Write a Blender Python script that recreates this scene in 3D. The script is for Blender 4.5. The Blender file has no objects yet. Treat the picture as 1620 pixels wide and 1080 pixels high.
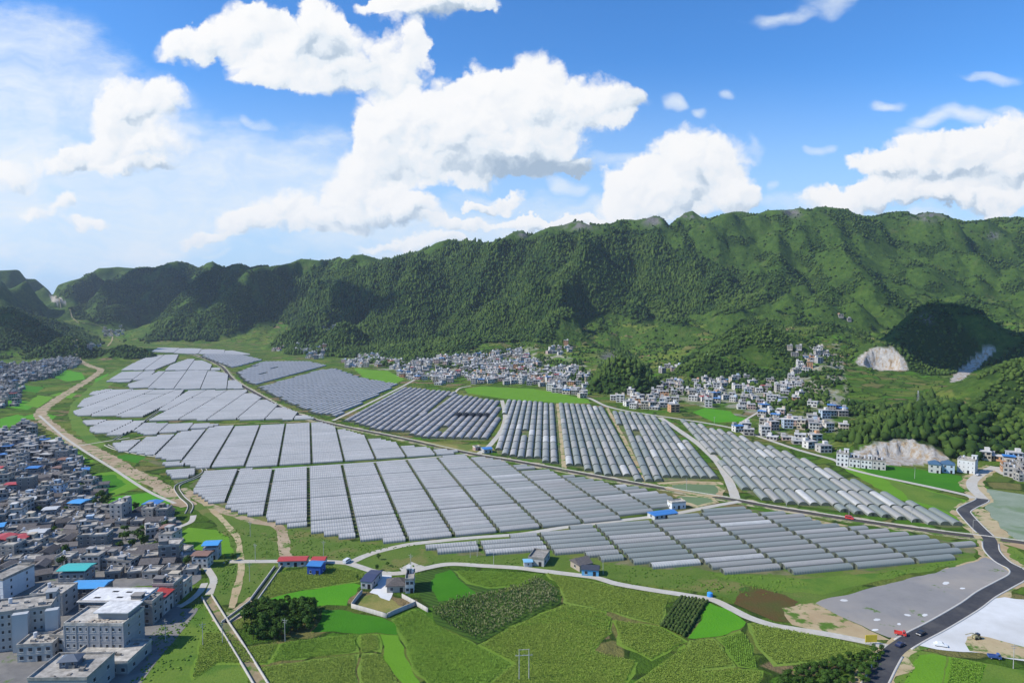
import bpy, bmesh, math, random
import numpy as np
from mathutils import Vector, Matrix

random.seed(7)
RNG = np.random.default_rng(11)
SC = bpy.context.scene
COL = SC.collection
# ---------------------------------------------------------------- camera, sky, sun, exposure
H = 130.0                       # flying height of the camera above the valley floor
PITCH = math.atan(60 / 1080)
CP, SP = math.cos(PITCH), math.sin(PITCH)
cam = bpy.data.cameras.new("camera")
cam.sensor_fit = 'HORIZONTAL'
cam.sensor_width = 36.0
cam.lens = 36.0 * 1080 / 1620
cam.clip_start = 1.0
cam.clip_end = 60000
camo = bpy.data.objects.new("camera", cam)
camo.location = (0, 0, H)
camo.rotation_euler = (math.pi / 2 - PITCH, 0, 0)
COL.objects.link(camo)
SC.camera = camo
SC.view_settings.view_transform = 'Standard'
SC.view_settings.look = 'None'
SC.view_settings.gamma = 1.0
SC.view_settings.exposure = 0.3
SC.render.film_transparent = False
SC.cycles.use_denoising = True
SC.cycles.max_bounces = 6
SC.cycles.diffuse_bounces = 2
SC.cycles.glossy_bounces = 2
SC.cycles.transmission_bounces = 2
SC.cycles.volume_bounces = 0
SC.cycles.use_adaptive_sampling = True
SC.cycles.adaptive_threshold = 0.007

SUN_EL = math.radians(41)
SUN_AZ = math.radians(258)      # clockwise from +Y
TO_SUN = Vector((math.sin(SUN_AZ) * math.cos(SUN_EL), math.cos(SUN_AZ) * math.cos(SUN_EL), math.sin(SUN_EL)))
sl = bpy.data.lights.new("sun", 'SUN')
sl.energy = 4.7
sl.angle = math.radians(0.53)
sl.color = (1.0, 0.955, 0.87)
so = bpy.data.objects.new("sun", sl)
so.rotation_euler = TO_SUN.to_track_quat('Z', 'Y').to_euler()
so.location = (-300, -200, 800)
COL.objects.link(so)


def pix_dir(u, v):
    """direction through a photo pixel, as (x/y, z/y)"""
    X, Z = (u - 810) / 1080, (540 - v) / 1080
    wy = CP + Z * SP
    return X / wy, (-SP + Z * CP) / wy


# cumulus lobes: centre and radii, given as directions of the sky
LOBES = [
 (300,68,55,36),(365,52,60,48),(440,92,75,58),(512,48,46,60),(560,85,60,52),(520,122,70,36),(632,98,42,58),(600,132,50,34),(455,124,60,22),(655,66,20,34),(410,40,40,34),
 (690,8,95,30),(620,2,50,14),(745,10,55,18),
 (598,195,48,44),(622,232,68,60),(700,182,72,62),(760,148,52,46),(845,122,40,44),(800,190,92,72),(882,178,72,60),(940,160,60,42),(978,166,38,34),(740,240,100,60),(862,240,90,42),(598,270,60,52),(690,262,80,40),(826,266,110,22),(920,268,48,12),(655,205,60,60),(590,225,40,50),
 (560,298,46,58),(500,318,60,36),(440,332,72,34),(380,350,60,24),(322,370,48,12),(622,318,60,36),(660,335,40,24),(560,345,70,20),(520,350,60,16),
 (215,150,56,42),(270,160,42,36),(192,192,50,46),(240,222,72,46),(160,238,60,28),(200,265,70,13),(115,252,60,22),
 (60,336,46,16),(110,318,24,18),(140,350,40,10),(30,270,40,30),
 (1100,240,58,44),(1060,272,72,52),(1000,302,50,44),(1150,250,42,42),(1112,300,92,50),(1172,316,44,28),(1020,332,80,26),
 (1605,212,38,36),(1560,246,62,36),(1482,250,92,34),(1400,266,62,22),(1520,286,110,22),(1602,270,60,40),(1300,316,38,26),(1350,322,50,26),(1402,310,60,24),(1482,306,82,24),(1562,312,82,24),(1590,330,40,22),
 (800,320,34,13),(750,327,30,8),(905,352,60,16),(690,378,60,13),(720,352,60,12),(845,352,80,13),(620,385,60,10)]
WISPS = [
 (30,150,210,140,1.3),(90,240,280,140,1.3),(330,290,320,90,1.0),(120,340,300,110,1.2),(40,90,70,60,.5),(380,360,280,50,.45),(60,380,200,60,.4),(700,370,300,46,.9),(480,300,120,40,.5),(780,325,90,16,.9),(640,395,120,18,.9),(930,330,60,16,.8),(1250,315,60,18,.7),(1420,345,140,14,.9),(880,340,160,30,.7),(1500,350,200,26,.6),(420,205,28,12,.7),(1040,165,32,17,1.0),(1305,243,17,11,.8),(302,214,30,13,.9),(900,300,34,16,.9),(1280,328,34,16,.9),(350,312,22,12,.8),(310,182,22,10,.7),(470,395,50,14,.6),(360,395,30,8,.7),(150,345,70,22,.7),(1190,225,20,26,.6),(1167,137,30,10,.8),(1095,177,20,10,.7),
 (1230,288,12,12,.6),(1390,165,42,9,.7),(1580,124,60,10,.8),(1230,25,60,14,.7),(1300,12,60,22,.75),(1510,195,90,18,.9),(1440,215,50,16,.7),(1590,180,40,14,.7),(560,400,300,40,.35),(960,255,50,14,.6),(330,345,40,14,.4)]

# shaded undersides of the cumulus
BASES = [(835,268,130,24,1.5),(640,352,80,16,1.1),(515,85,60,40,.9),(560,108,70,25,.8),(850,222,70,40,.6),(250,272,70,18,.8),(225,195,70,24,.8),(1480,282,120,14,1.0),(1480,332,150,12,.9),
 (1115,312,60,40,.35),(745,250,60,34,.75),(700,28,70,16,.9),(600,262,40,40,.4),(520,352,80,14,.8),(300,220,30,20,.6),(880,360,60,8,.6),(1060,300,50,30,.3),(130,268,50,12,.6),(680,215,40,30,.35),(800,160,40,30,.3)]

w = bpy.data.worlds.new("World")
SC.world = w
w.use_nodes = True
NT = w.node_tree
NT.nodes.clear()
w.cycles.sampling_method = 'MANUAL'
w.cycles.sample_map_resolution = 256


class G:
    """small helper for building node trees"""
    def __init__(s, nt): s.nt = nt
    def n(s, t, **k):
        nd = s.nt.nodes.new(t)
        for a, b in k.items(): setattr(nd, a, b)
        return nd
    def put(s, sock, val):
        if val is None: return
        if isinstance(val, bpy.types.NodeSocket): s.nt.links.new(val, sock)
        else: sock.default_value = val
    def m(s, op, a, b=None, c=None, clamp=False):
        nd = s.n('ShaderNodeMath', operation=op, use_clamp=clamp)
        s.put(nd.inputs[0], a); s.put(nd.inputs[1], b); s.put(nd.inputs[2], c)
        return nd.outputs[0]
    def vm(s, op, a, b=None, c=None):
        nd = s.n('ShaderNodeVectorMath', operation=op)
        s.put(nd.inputs[0], a); s.put(nd.inputs[1], b); s.put(nd.inputs[2], c)
        return nd.outputs['Value'] if op in ('DOT_PRODUCT', 'LENGTH') else nd.outputs[0]
    def noise(s, vec, scale, detail=4, rough=.55, dist=0, out='Fac', lac=2.0):
        nd = s.n('ShaderNodeTexNoise')
        s.put(nd.inputs['Vector'], vec)
        nd.inputs['Scale'].default_value = scale; nd.inputs['Detail'].default_value = detail
        nd.inputs['Roughness'].default_value = rough; nd.inputs['Distortion'].default_value = dist
        nd.inputs['Lacunarity'].default_value = lac
        return nd.outputs[out]
    def voro(s, vec, scale, feature='F1', out='Distance', rand=1.0):
        nd = s.n('ShaderNodeTexVoronoi', feature=feature)
        s.put(nd.inputs['Vector'], vec); nd.inputs['Scale'].default_value = scale
        nd.inputs['Randomness'].default_value = rand
        return nd.outputs[out]
    def ss(s, x, a, b):
        nd = s.n('ShaderNodeMapRange', interpolation_type='SMOOTHSTEP')
        s.put(nd.inputs[0], x); nd.inputs[1].default_value = a; nd.inputs[2].default_value = b
        nd.inputs[3].default_value = 0; nd.inputs[4].default_value = 1
        return nd.outputs[0]
    def mr(s, x, a, b, c, d):
        nd = s.n('ShaderNodeMapRange')
        s.put(nd.inputs[0], x)
        for i, q in enumerate((a, b, c, d)): nd.inputs[1 + i].default_value = q
        return nd.outputs[0]
    def mix(s, f, a, b, mode='MIX'):
        nd = s.n('ShaderNodeMix', data_type='RGBA', blend_type=mode)
        s.put(nd.inputs[0], f)
        for i, q in ((6, a), (7, b)):
            if isinstance(q, tuple) and len(q) == 3: q = (*q, 1)
            s.put(nd.inputs[i], q)
        return nd.outputs[2]
    def ramp(s, f, stops, interp='LINEAR'):
        nd = s.n('ShaderNodeValToRGB')
        cr = nd.color_ramp; cr.interpolation = interp
        while len(cr.elements) < len(stops): cr.elements.new(.5)
        for e, (p, c) in zip(cr.elements, stops):
            e.position = p; e.color = (*c, 1)
        s.put(nd.inputs[0], f)
        return nd.outputs[0]


g = G(NT)
tc = g.n('ShaderNodeTexCoord')
sep = g.n('ShaderNodeSeparateXYZ'); NT.links.new(tc.outputs['Generated'], sep.inputs[0])
sky = g.n('ShaderNodeTexSky', sky_type='NISHITA')
sky.sun_disc = False
sky.sun_elevation = SUN_EL
sky.sun_rotation = SUN_AZ
sky.altitude = 1200
sky.air_density = 1.0
sky.dust_density = 0.6
sky.ozone_density = 2.2
hs = g.n('ShaderNodeHueSaturation'); hs.inputs['Saturation'].default_value = 1.25; hs.inputs['Value'].default_value = 1.0
NT.links.new(sky.outputs[0], hs.inputs['Color'])
skyc = g.mix(1.0, hs.outputs[0], (1.08, 1.42, 1.70), 'MULTIPLY')
ys = g.m('MAXIMUM', sep.outputs[1], 0.02)
U = g.m('DIVIDE', sep.outputs[0], ys); V = g.m('DIVIDE', sep.outputs[2], ys)
cmb = g.n('ShaderNodeCombineXYZ'); g.put(cmb.inputs[0], U); g.put(cmb.inputs[1], V)
P = cmb.outputs[0]
wn = g.noise(P, 5.5, 3, .6, out='Color')
wn2 = g.noise(P, 24, 4, .62, out='Color')
Pw = g.vm('MULTIPLY_ADD', g.vm('SUBTRACT', wn, (.5, .5, .5)), (.085, .075, 0), P)
Pw = g.vm('MULTIPLY_ADD', g.vm('SUBTRACT', wn2, (.5, .5, .5)), (.044, .044, 0), Pw)
L2 = (-.5, .86, 0)
F = S = None
for (u, v, ru, rv) in LOBES:
    cu, cv = pix_dir(u, v); a, b = ru / 1080 * 1.13, rv / 1080 * 1.13
    q = g.vm('MULTIPLY_ADD', Pw, (1 / a, 1 / b, 0), (-cu / a, -cv / b, 0))
    f = g.m('SUBTRACT', 1.0, g.vm('DOT_PRODUCT', q, q), clamp=True)
    F = f if F is None else g.m('ADD', F, f)
    t = g.m('MULTIPLY', f, g.vm('DOT_PRODUCT', q, L2))
    S = t if S is None else g.m('ADD', S, t)
W = None
Pw3 = g.vm('MULTIPLY_ADD', g.vm('SUBTRACT', wn, (.5, .5, .5)), (.22, .10, 0), P)
for (u, v, ru, rv, k) in WISPS:
    cu, cv = pix_dir(u, v); a, b = ru / 1080 * 1.15, rv / 1080 * 1.15
    q = g.vm('MULTIPLY_ADD', Pw3, (1 / a, 1 / b, 0), (-cu / a, -cv / b, 0))
    f = g.m('MULTIPLY', g.m('SUBTRACT', 1.0, g.vm('DOT_PRODUCT', q, q), clamp=True), k)
    W = f if W is None else g.m('MAXIMUM', W, f)
Pv = g.vm('MULTIPLY_ADD', g.vm('SUBTRACT', g.noise(P, 60, 3, .6, out='Color'), (.5, .5, .5)), (.020, .020, 0), Pw)
va, vb = g.voro(Pv, 19), g.voro(Pv, 47)
off_ = (-.010, .017, 0)
Po = g.vm('ADD', Pv, off_)
bub = g.m('ADD', g.m('MULTIPLY', g.m('SUBTRACT', g.voro(Po, 19), va), 1.0), g.m('MULTIPLY', g.m('SUBTRACT', g.voro(g.vm('ADD', Pv, (-.005, .008, 0)), 47), vb), .55))
edge = g.m('ADD', g.m('MULTIPLY', g.m('SUBTRACT', .42, va), .75), g.m('MULTIPLY', g.m('SUBTRACT', .42, vb), .38))
soft = g.noise(P, 3.2, 2, .5)
alpha = g.ss(g.m('DIVIDE', g.m('ADD', F, g.m('MULTIPLY', edge, g.m('MULTIPLY', F, 3.0, clamp=True))), g.mr(soft, .42, .68, .8, 2.3)), .05, .54)
B = None
for (u, v, ru, rv, k) in BASES:
    cu, cv = pix_dir(u, v); a, b = ru / 1080 * 1.25, rv / 1080 * 1.25
    q = g.vm('MULTIPLY_ADD', Pw, (1 / a, 1 / b, 0), (-cu / a, -cv / b, 0))
    f = g.m('MULTIPLY', g.m('SUBTRACT', 1.0, g.vm('DOT_PRODUCT', q, q), clamp=True), k)
    f = g.m('MULTIPLY', f, g.m('MINIMUM', g.m('ADD', f, .35), 1.0))
    B = f if B is None else g.m('MAXIMUM', B, f)
h1 = g.noise(Pw, 15, 6, .62)
h2 = g.noise(g.vm('ADD', Pw, (-.009, .0155, 0)), 15, 6, .62)
lit = g.m('MULTIPLY', g.m('DIVIDE', S, g.m('ADD', F, .12)), 1.25)
lit = g.m('SUBTRACT', g.m('ADD', lit, .20), g.m('MULTIPLY', B, .8))
lit = g.m('ADD', lit, g.m('ADD', g.m('MULTIPLY', g.m('SUBTRACT', h1, h2), 1.2), g.m('MULTIPLY', bub, 1.15)))
lit = g.m('ADD', lit, g.m('MULTIPLY', g.m('SUBTRACT', g.noise(Pw, 6, 3, .5), .5), .8))
cc = g.ramp(g.mr(lit, -1.3, 1.15, 0, 1), [(.0, (3.3, 4.2, 5.3)), (.20, (4.7, 5.5, 6.4)), (.36, (6.7, 7.2, 7.7)), (.50, (7.4, 7.6, 7.85)), (.68, (8.0, 8.05, 8.1)), (1, (8.25, 8.2, 8.15))])
hz_f = g.ss(V, .16, -.03)
cc = g.mix(g.m('MULTIPLY', hz_f, .45), cc, (5.9, 6.9, 7.9))
wa = g.m('MULTIPLY', g.ss(g.m('ADD', W, g.m('MULTIPLY', g.m('SUBTRACT', g.noise(g.vm('MULTIPLY', P, (16, 34, 1)), 1, 5, .65), .56), g.m('MULTIPLY', W, 3.2, clamp=True))), .04, .95), g.mr(g.noise(g.vm('MULTIPLY', Pw3, (6, 16, 1)), 1, 6, .65), .36, .66, .45, 1.0))
skyl = g.mix(g.m('MULTIPLY', g.ss(V, .36, .03), .88), skyc, (4.2, 5.9, 7.9))
skyl = g.mix(wa, skyl, (6.9, 7.5, 8.1))
full = g.mix(alpha, skyl, cc)
b1 = g.n('ShaderNodeBackground'); b1.inputs[1].default_value = .1; g.put(b1.inputs[0], skyc)
b2 = g.n('ShaderNodeBackground'); b2.inputs[1].default_value = .1; g.put(b2.inputs[0], full)
win = g.m('MULTIPLY', g.m('GREATER_THAN', sep.outputs[1], .25), g.m('MULTIPLY', g.m('LESS_THAN', V, .62), g.m('GREATER_THAN', V, -.06)))
mx = g.n('ShaderNodeMixShader'); g.put(mx.inputs[0], win)
NT.links.new(b1.outputs[0], mx.inputs[1]); NT.links.new(b2.outputs[0], mx.inputs[2])
wo = g.n('ShaderNodeOutputWorld'); NT.links.new(mx.outputs[0], wo.inputs[0])

# ---------------------------------------------------------------- helpers: numbers, projection, meshes
def _hash(ix, iy, seed):
    h = (ix.astype(np.int64) * 374761393 + iy.astype(np.int64) * 668265263 + seed * 1274126177) & 0xffffffff
    h = ((h ^ (h >> 13)) * 1274126177) & 0xffffffff
    return ((h ^ (h >> 16)) & 0xffff) / 65535.0


def vnoise(x, y, seed=0):
    x = np.asarray(x, float); y = np.asarray(y, float)
    ix, iy = np.floor(x), np.floor(y)
    fx, fy = x - ix, y - iy
    fx = fx * fx * fx * (fx * (fx * 6 - 15) + 10); fy = fy * fy * fy * (fy * (fy * 6 - 15) + 10)
    a, b = _hash(ix, iy, seed), _hash(ix + 1, iy, seed)
    c, d = _hash(ix, iy + 1, seed), _hash(ix + 1, iy + 1, seed)
    return (a + (b - a) * fx) * (1 - fy) + (c + (d - c) * fx) * fy


def fbm(x, y, octs=4, seed=0):
    s, a, t = 0, 1.0, 0
    for k in range(octs):
        s = s + a * vnoise(x * 2 ** k + 17.3 * k, y * 2 ** k - 9.1 * k, seed + k); t += a; a *= .5
    return s / t


def ridged(x, y, octs=4, seed=0):
    s, a, t = 0, 1.0, 0
    for k in range(octs):
        s = s + a * (1 - np.abs(2 * vnoise(x * 2 ** k + 5.7 * k, y * 2 ** k + 3.3 * k, seed + k) - 1)); t += a; a *= .5
    return s / t


def cones(x, y, seed):
    """field of round-topped bumps, one or none per unit cell"""
    x = np.asarray(x, float); y = np.asarray(y, float)
    ix, iy = np.floor(x), np.floor(y); out = np.zeros(x.shape)
    for i in (-1, 0, 1):
        for j in (-1, 0, 1):
            cx, cy = ix + i, iy + j
            px, py = cx + .2 + .6 * _hash(cx, cy, seed), cy + .2 + .6 * _hash(cx, cy, seed + 1)
            r = .38 + .32 * _hash(cx, cy, seed + 2); h = .35 + .65 * _hash(cx, cy, seed + 3)
            d = np.hypot(x - px, y - py) / r
            out = np.maximum(out, h * np.clip(1 - d, 0, 1) ** .9 * (1 + .25 * np.clip(1 - d, 0, 1)))
    return out


def sst(x, a, b):
    t = np.clip((np.asarray(x, float) - a) / (b - a), 0, 1)
    return t * t * (3 - 2 * t)


def pchip(xs, ys, x):
    xs = np.asarray(xs, float); ys = np.asarray(ys, float)
    h = np.diff(xs); d = np.diff(ys) / h
    m = np.zeros(len(xs))
    for i in range(1, len(xs) - 1):
        if d[i - 1] * d[i] > 0:
            w1, w2 = 2 * h[i] + h[i - 1], h[i] + 2 * h[i - 1]
            m[i] = (w1 + w2) / (w1 / d[i - 1] + w2 / d[i])
    x = np.clip(x, xs[0], xs[-1])
    k = np.clip(np.searchsorted(xs, x, side='right') - 1, 0, len(xs) - 2)
    t = (x - xs[k]) / h[k]
    t2, t3 = t * t, t * t * t
    return (2 * t3 - 3 * t2 + 1) * ys[k] + (t3 - 2 * t2 + t) * h[k] * m[k] + (-2 * t3 + 3 * t2) * ys[k + 1] + (t3 - t2) * h[k] * m[k + 1]


def project(x, y, z):
    dep = y * CP - (z - H) * SP
    dep = np.where(dep < 1, 1, dep)
    return 810 + 1080 * x / dep, 540 - 1080 * (y * SP + (z - H) * CP) / dep


def z_at(v, Y):
    """height seen at photo row v at distance Y"""
    k = (540 - v) / 1080
    return H + Y * (k * CP - SP) / (CP + k * SP)


def flat(u, v, z=0.0):
    """point of the valley floor (height z) seen at a photo pixel"""
    dx, dz = pix_dir(u, v)
    Y = (z - H) / dz
    return Vector((dx * Y, Y, z))


def in_poly(poly, x, y):
    x = np.asarray(x, float); y = np.asarray(y, float)
    r = np.zeros(x.shape, bool)
    n = len(poly)
    for i in range(n):
        x1, y1 = poly[i][0], poly[i][1]; x2, y2 = poly[(i + 1) % n][0], poly[(i + 1) % n][1]
        if y1 == y2: continue
        c = ((y1 > y) != (y2 > y)) & (x < (x2 - x1) * (y - y1) / (y2 - y1) + x1)
        r ^= c
    return r


def np_mesh(name, V, F, mats, uv=None, mi=None, smooth=False):
    """mesh from numpy: F is an (n,3) or (n,4) index array, or a list of such arrays"""
    me = bpy.data.meshes.new(name)
    Fs = F if isinstance(F, list) else [F]
    loops = np.concatenate([f.ravel() for f in Fs]).astype(np.int32)
    tot = np.concatenate([np.full(len(f), f.shape[1], np.int32) for f in Fs])
    start = np.concatenate([[0], np.cumsum(tot)[:-1]]).astype(np.int32)
    me.vertices.add(len(V)); me.vertices.foreach_set('co', np.asarray(V, np.float32).ravel())
    me.loops.add(len(loops)); me.loops.foreach_set('vertex_index', loops)
    me.polygons.add(len(tot)); me.polygons.foreach_set('loop_start', start)
    if mi is not None: me.polygons.foreach_set('material_index', np.asarray(mi, np.int32))
    if smooth: me.polygons.foreach_set('use_smooth', np.ones(len(tot), bool))
    for m in (mats if isinstance(mats, (list, tuple)) else [mats]): me.materials.append(m)
    me.update(calc_edges=True)
    if uv is not None:
        l = me.uv_layers.new(name='UVMap'); l.data.foreach_set('uv', np.asarray(uv, np.float32).ravel())
    return me


class MB:
    """collects boxes, prisms, tubes ... into one mesh"""
    def __init__(s): s.v, s.f, s.mi = [], [], []
    def add(s, vs, fs, m=0):
        o = len(s.v)
        s.v += [tuple(p) for p in vs]
        for f in fs: s.f.append([o + i for i in f]); s.mi.append(m)
    def box(s, x0, x1, y0, y1, z0, z1, m=0):
        s.add([(x0, y0, z0), (x1, y0, z0), (x1, y1, z0), (x0, y1, z0), (x0, y0, z1), (x1, y0, z1), (x1, y1, z1), (x0, y1, z1)],
              [(3, 2, 1, 0), (4, 5, 6, 7), (0, 1, 5, 4), (1, 2, 6, 5), (2, 3, 7, 6), (3, 0, 4, 7)], m)
    def cyl(s, x, y, z0, z1, r0, r1=None, n=10, m=0):
        r1 = r0 if r1 is None else r1
        A = [2 * math.pi * i / n for i in range(n)]
        s.add([(x + r0 * math.cos(a), y + r0 * math.sin(a), z0) for a in A] + [(x + r1 * math.cos(a), y + r1 * math.sin(a), z1) for a in A],
              [(i, (i + 1) % n, n + (i + 1) % n, n + i) for i in range(n)] + [tuple(range(n))[::-1], tuple(range(n, 2 * n))], m)
    def bar(s, a, b, r, n=6, m=0, r1=None):
        a, b = Vector(a), Vector(b); d = (b - a).normalized()
        u = d.orthogonal().normalized(); w = d.cross(u); r1 = r if r1 is None else r1
        A = [2 * math.pi * i / n for i in range(n)]
        s.add([a + (u * math.cos(t) + w * math.sin(t)) * r for t in A] + [b + (u * math.cos(t) + w * math.sin(t)) * r1 for t in A],
              [(i, (i + 1) % n, n + (i + 1) % n, n + i) for i in range(n)] + [tuple(range(n))[::-1], tuple(range(n, 2 * n))], m)
    def mesh(s, name, mats):
        me = bpy.data.meshes.new(name)
        me.from_pydata(s.v, [], s.f)
        for m in (mats if isinstance(mats, (list, tuple)) else [mats]): me.materials.append(m)
        me.polygons.foreach_set('material_index', s.mi)
        me.update()
        return me
    def build(s, name, mats, parent=None):
        return link(name, s.mesh(name, mats), parent)


def link(name, me, parent=None):
    o = bpy.data.objects.new(name, me)
    COL.objects.link(o)
    if parent is not None: o.parent = parent
    return o


def tag(o, label=None, cat=None, group=None, kind=None):
    for k, q in (('label', label), ('category', cat), ('group', group), ('kind', kind)):
        if q: o[k] = q
    return o


def empty(name, loc=(0, 0, 0), rz=0.0):
    o = bpy.data.objects.new(name, None)
    o.location = loc; o.rotation_euler = (0, 0, rz); o.empty_display_size = .5
    COL.objects.link(o)
    return o


def copy_tree(o, kids, parent=None):
    """a thing with copies of its parts and sub-parts (kids: name -> children)"""
    c = o.copy(); COL.objects.link(c)
    if parent is not None: c.parent = parent
    made = [c]
    for ch in kids.get(o.name, ()): made += copy_tree(ch, kids, c)
    return made


def kids_of(objs):
    k = {}
    for o in objs:
        if o.parent is not None: k.setdefault(o.parent.name, []).append(o)
    return k


# ---------------------------------------------------------------- materials
def new_mat(name):
    m = bpy.data.materials.new(name); m.use_nodes = True
    nt = m.node_tree
    return m, G(nt), nt.nodes['Principled BSDF']


def pos_node(gg):
    return gg.n('ShaderNodeNewGeometry').outputs['Position']


def simple(name, col, rough=.8, var=.25, scale=.6, spec=.2, metal=0, tint=False, rnd=0, bump=0, streak=False):
    """painted / mineral surface with uneven tone; tint: multiplied by the object's own colour"""
    m, gg, b = new_mat(name)
    p = pos_node(gg)
    if streak: p = gg.vm('MULTIPLY', p, (1, 1, .18))
    n = gg.noise(p, scale, 5, .65)
    c = gg.mix(gg.mr(n, .3, .75, 0, 1), tuple(x * (1 - var) for x in col), tuple(min(1, x * (1 + var)) for x in col))
    if tint:
        oi = gg.n('ShaderNodeObjectInfo'); c = gg.mix(1, c, oi.outputs['Color'], 'MULTIPLY')
    if rnd:
        oi = gg.n('ShaderNodeObjectInfo')
        hsn = gg.n('ShaderNodeHueSaturation'); gg.put(hsn.inputs['Color'], c)
        gg.put(hsn.inputs['Value'], gg.mr(oi.outputs['Random'], 0, 1, 1 - rnd, 1 + rnd)); c = hsn.outputs[0]
    gg.put(b.inputs['Base Color'], c)
    b.inputs['Roughness'].default_value = rough
    b.inputs['Metallic'].default_value = metal
    b.inputs['Specular IOR Level'].default_value = spec
    if bump:
        bn = gg.n('ShaderNodeBump'); bn.inputs['Strength'].default_value = bump; bn.inputs['Distance'].default_value = .3
        gg.put(bn.inputs['Height'], n); gg.put(b.inputs['Normal'], bn.outputs[0])
    return m


# ---------------------------------------------------------------- the terrain: valley floor, slopes, karst hills
SKYLINE = [(-300,420),(-100,425),(0,428),(35,429),(45,440),(60,442),(80,455),(86,461),(95,450),(115,444),(130,440),(160,426),(190,423),(215,424),(250,424),(270,417),(285,415),(300,418),(318,424),(330,417),(340,415),(350,420),(362,423),(372,420),(385,418),(398,424),(410,422),(430,421),(445,419),(460,416),(480,410),(500,411),(520,412),(540,408),(552,410),(560,405),(575,404),(600,409),(620,412),(640,404),(665,400),(690,386),(712,380),(725,386),(740,383),(755,383),(765,387),(780,386),(800,375),(815,368),(828,366),(836,372),(850,366),(870,359),(890,356),(905,352),(915,351),(930,355),(945,356),(965,355),(985,348),(1005,348),(1020,346),(1033,343),(1045,345),(1056,355),(1062,350),(1080,339),(1092,336),(1105,342),(1120,346),(1135,340),(1155,336),(1170,335),(1190,338),(1210,333),(1235,332),(1250,331),(1260,329),(1275,332),(1285,328),(1300,328),(1330,332),(1350,341),(1370,343),(1390,340),(1410,336),(1425,335),(1440,340),(1460,336),(1480,339),(1500,347),(1520,351),(1545,350),(1565,346),(1590,346),(1620,344),(1700,342),(1900,338),(2300,345)]
# per photo column: (distance, photo row seen there); the first entry is the foot of the slope, the last one the crest
COLS = [(-400,1100,[(1500,520),(2000,500),(2600,470),(3500,425)]), (0,1560,[(1800,532),(2100,490),(2600,471),(3500,429)]),
 (85,1620,[(1900,548),(2300,523),(2900,500),(3900,461)]), (170,2250,[(2700,517),(3200,470),(3700,425)]),
 (285,2100,[(2400,532),(2900,480),(3400,416)]), (430,1900,[(2200,542),(2500,512),(2800,470),(3150,421)]),
 (560,1560,[(1900,543),(2200,512),(2500,460),(2800,405)]), (700,1300,[(1500,567),(1700,546),(2000,500),(2300,440),(2600,383)]),
 (830,1130,[(1350,577),(1600,547),(1900,492),(2150,440),(2450,367)]), (1000,980,[(1200,587),(1450,552),(1700,512),(2000,450),(2400,348)]),
 (1150,880,[(1100,597),(1350,557),(1650,506),(2000,440),(2400,337)]), (1300,740,[(950,612),(1200,562),(1550,511),(1900,450),(2400,329)]),
 (1450,700,[(850,640),(1100,592),(1400,546),(1800,480),(2450,340)]), (1620,690,[(850,642),(1100,592),(1400,541),(1800,470),(2450,345)]),
 (2000,690,[(850,640),(1100,590),(1400,540),(1800,470),(2500,340)])]
PROF = []
for (u, foot, pts) in COLS:
    Yr, zr = pts[-1][0], z_at(pts[-1][1], pts[-1][0])
    xs = [0, foot * .9, foot] + [p[0] for p in pts] + [Yr + 500, Yr + 1500, 7000, 9500]
    zs = [0, 0, 0] + [z_at(v, Y) for Y, v in pts] + [zr * .86, zr * .6, zr * .5, zr * .3]
    zs[2] = 0.0; zs[3] = max(zs[3], 4.0)
    PROF.append((u, foot, Yr, zr, xs, zs))
PU = np.array([p[0] for p in PROF], float)
FOOT = np.array([p[1] for p in PROF], float); RIDGE = np.array([p[2] for p in PROF], float)
# separate hills: (photo column, distance, top row or height, radius x, radius y, sharpness)
MOUNDS = [(985,1020,561,60,55,1.35), (1190,1260,512,118,110,1.25), (1476,1250,462,104,98,1.6), (1612,1160,521,105,95,1.4), (1668,860,556,125,110,1.3),
 (1425,603,674,62,52,1.2), (1502,650,638,88,84,1.15), (1605,680,650,80,84,1.2), (1402,1200,532,70,60,1.2), (286,2380,503,112,100,1.3), (200,1640,545,66,55,1.3), (110,1640,530,80,80,1.2), (20,1800,485,190,150,1.2),
 (480,2000,512,110,80,1.2), (545,1900,508,70,70,1.2), (615,2050,500,100,100,1.2), (1325,930,605,60,45,1.2), (1130,1150,560,70,60,1.2), (1270,1600,492,90,70,1.2), (1100,2080,420,150,100,1.2), (880,2050,440,150,110,1.2),
 (150,3300,440,190,330,1.1), (225,3150,424,190,420,1.1), (285,3250,415,170,330,1.1), (340,2780,416,150,430,1.2), (396,2680,421,130,400,1.3), (470,2750,412,150,380,1.2), (560,2600,405,170,330,1.2), (712,2380,381,130,300,1.2), (640,2500,406,120,260,1.2), (828,2300,367,110,260,1.2), (915,2250,353,150,300,1.2), (1033,2250,344,90,260,1.3), (1092,2330,337,120,300,1.2), (1190,2280,338,170,340,1.2), (1300,2250,330,180,330,1.2), (1440,2270,338,150,300,1.2), (1590,2300,346,150,300,1.2), (690,2200,450,160,200,1.1), (1290,2050,400,200,120,1.1), (1480,1900,440,170,120,1.1)]
DELTA_U = np.arange(-120, 1744, 4.0)
DELTA = np.zeros(len(DELTA_U))
SKY_U = np.array([s[0] for s in SKYLINE], float); SKY_V = np.array([s[1] for s in SKYLINE], float)
_su = np.arange(-300, 2301, 2.0); _sv = np.interp(_su, SKY_U, SKY_V)
_sm = np.convolve(np.pad(_sv, 30, mode='edge'), np.hanning(63)[1:-1] / np.hanning(63)[1:-1].sum(), mode='valid')
SKY_U, SKY_V = _su, _sm + 1.55 * (_sv - _sm)          # the knobs of the crest stand a little proud of the trees


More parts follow.
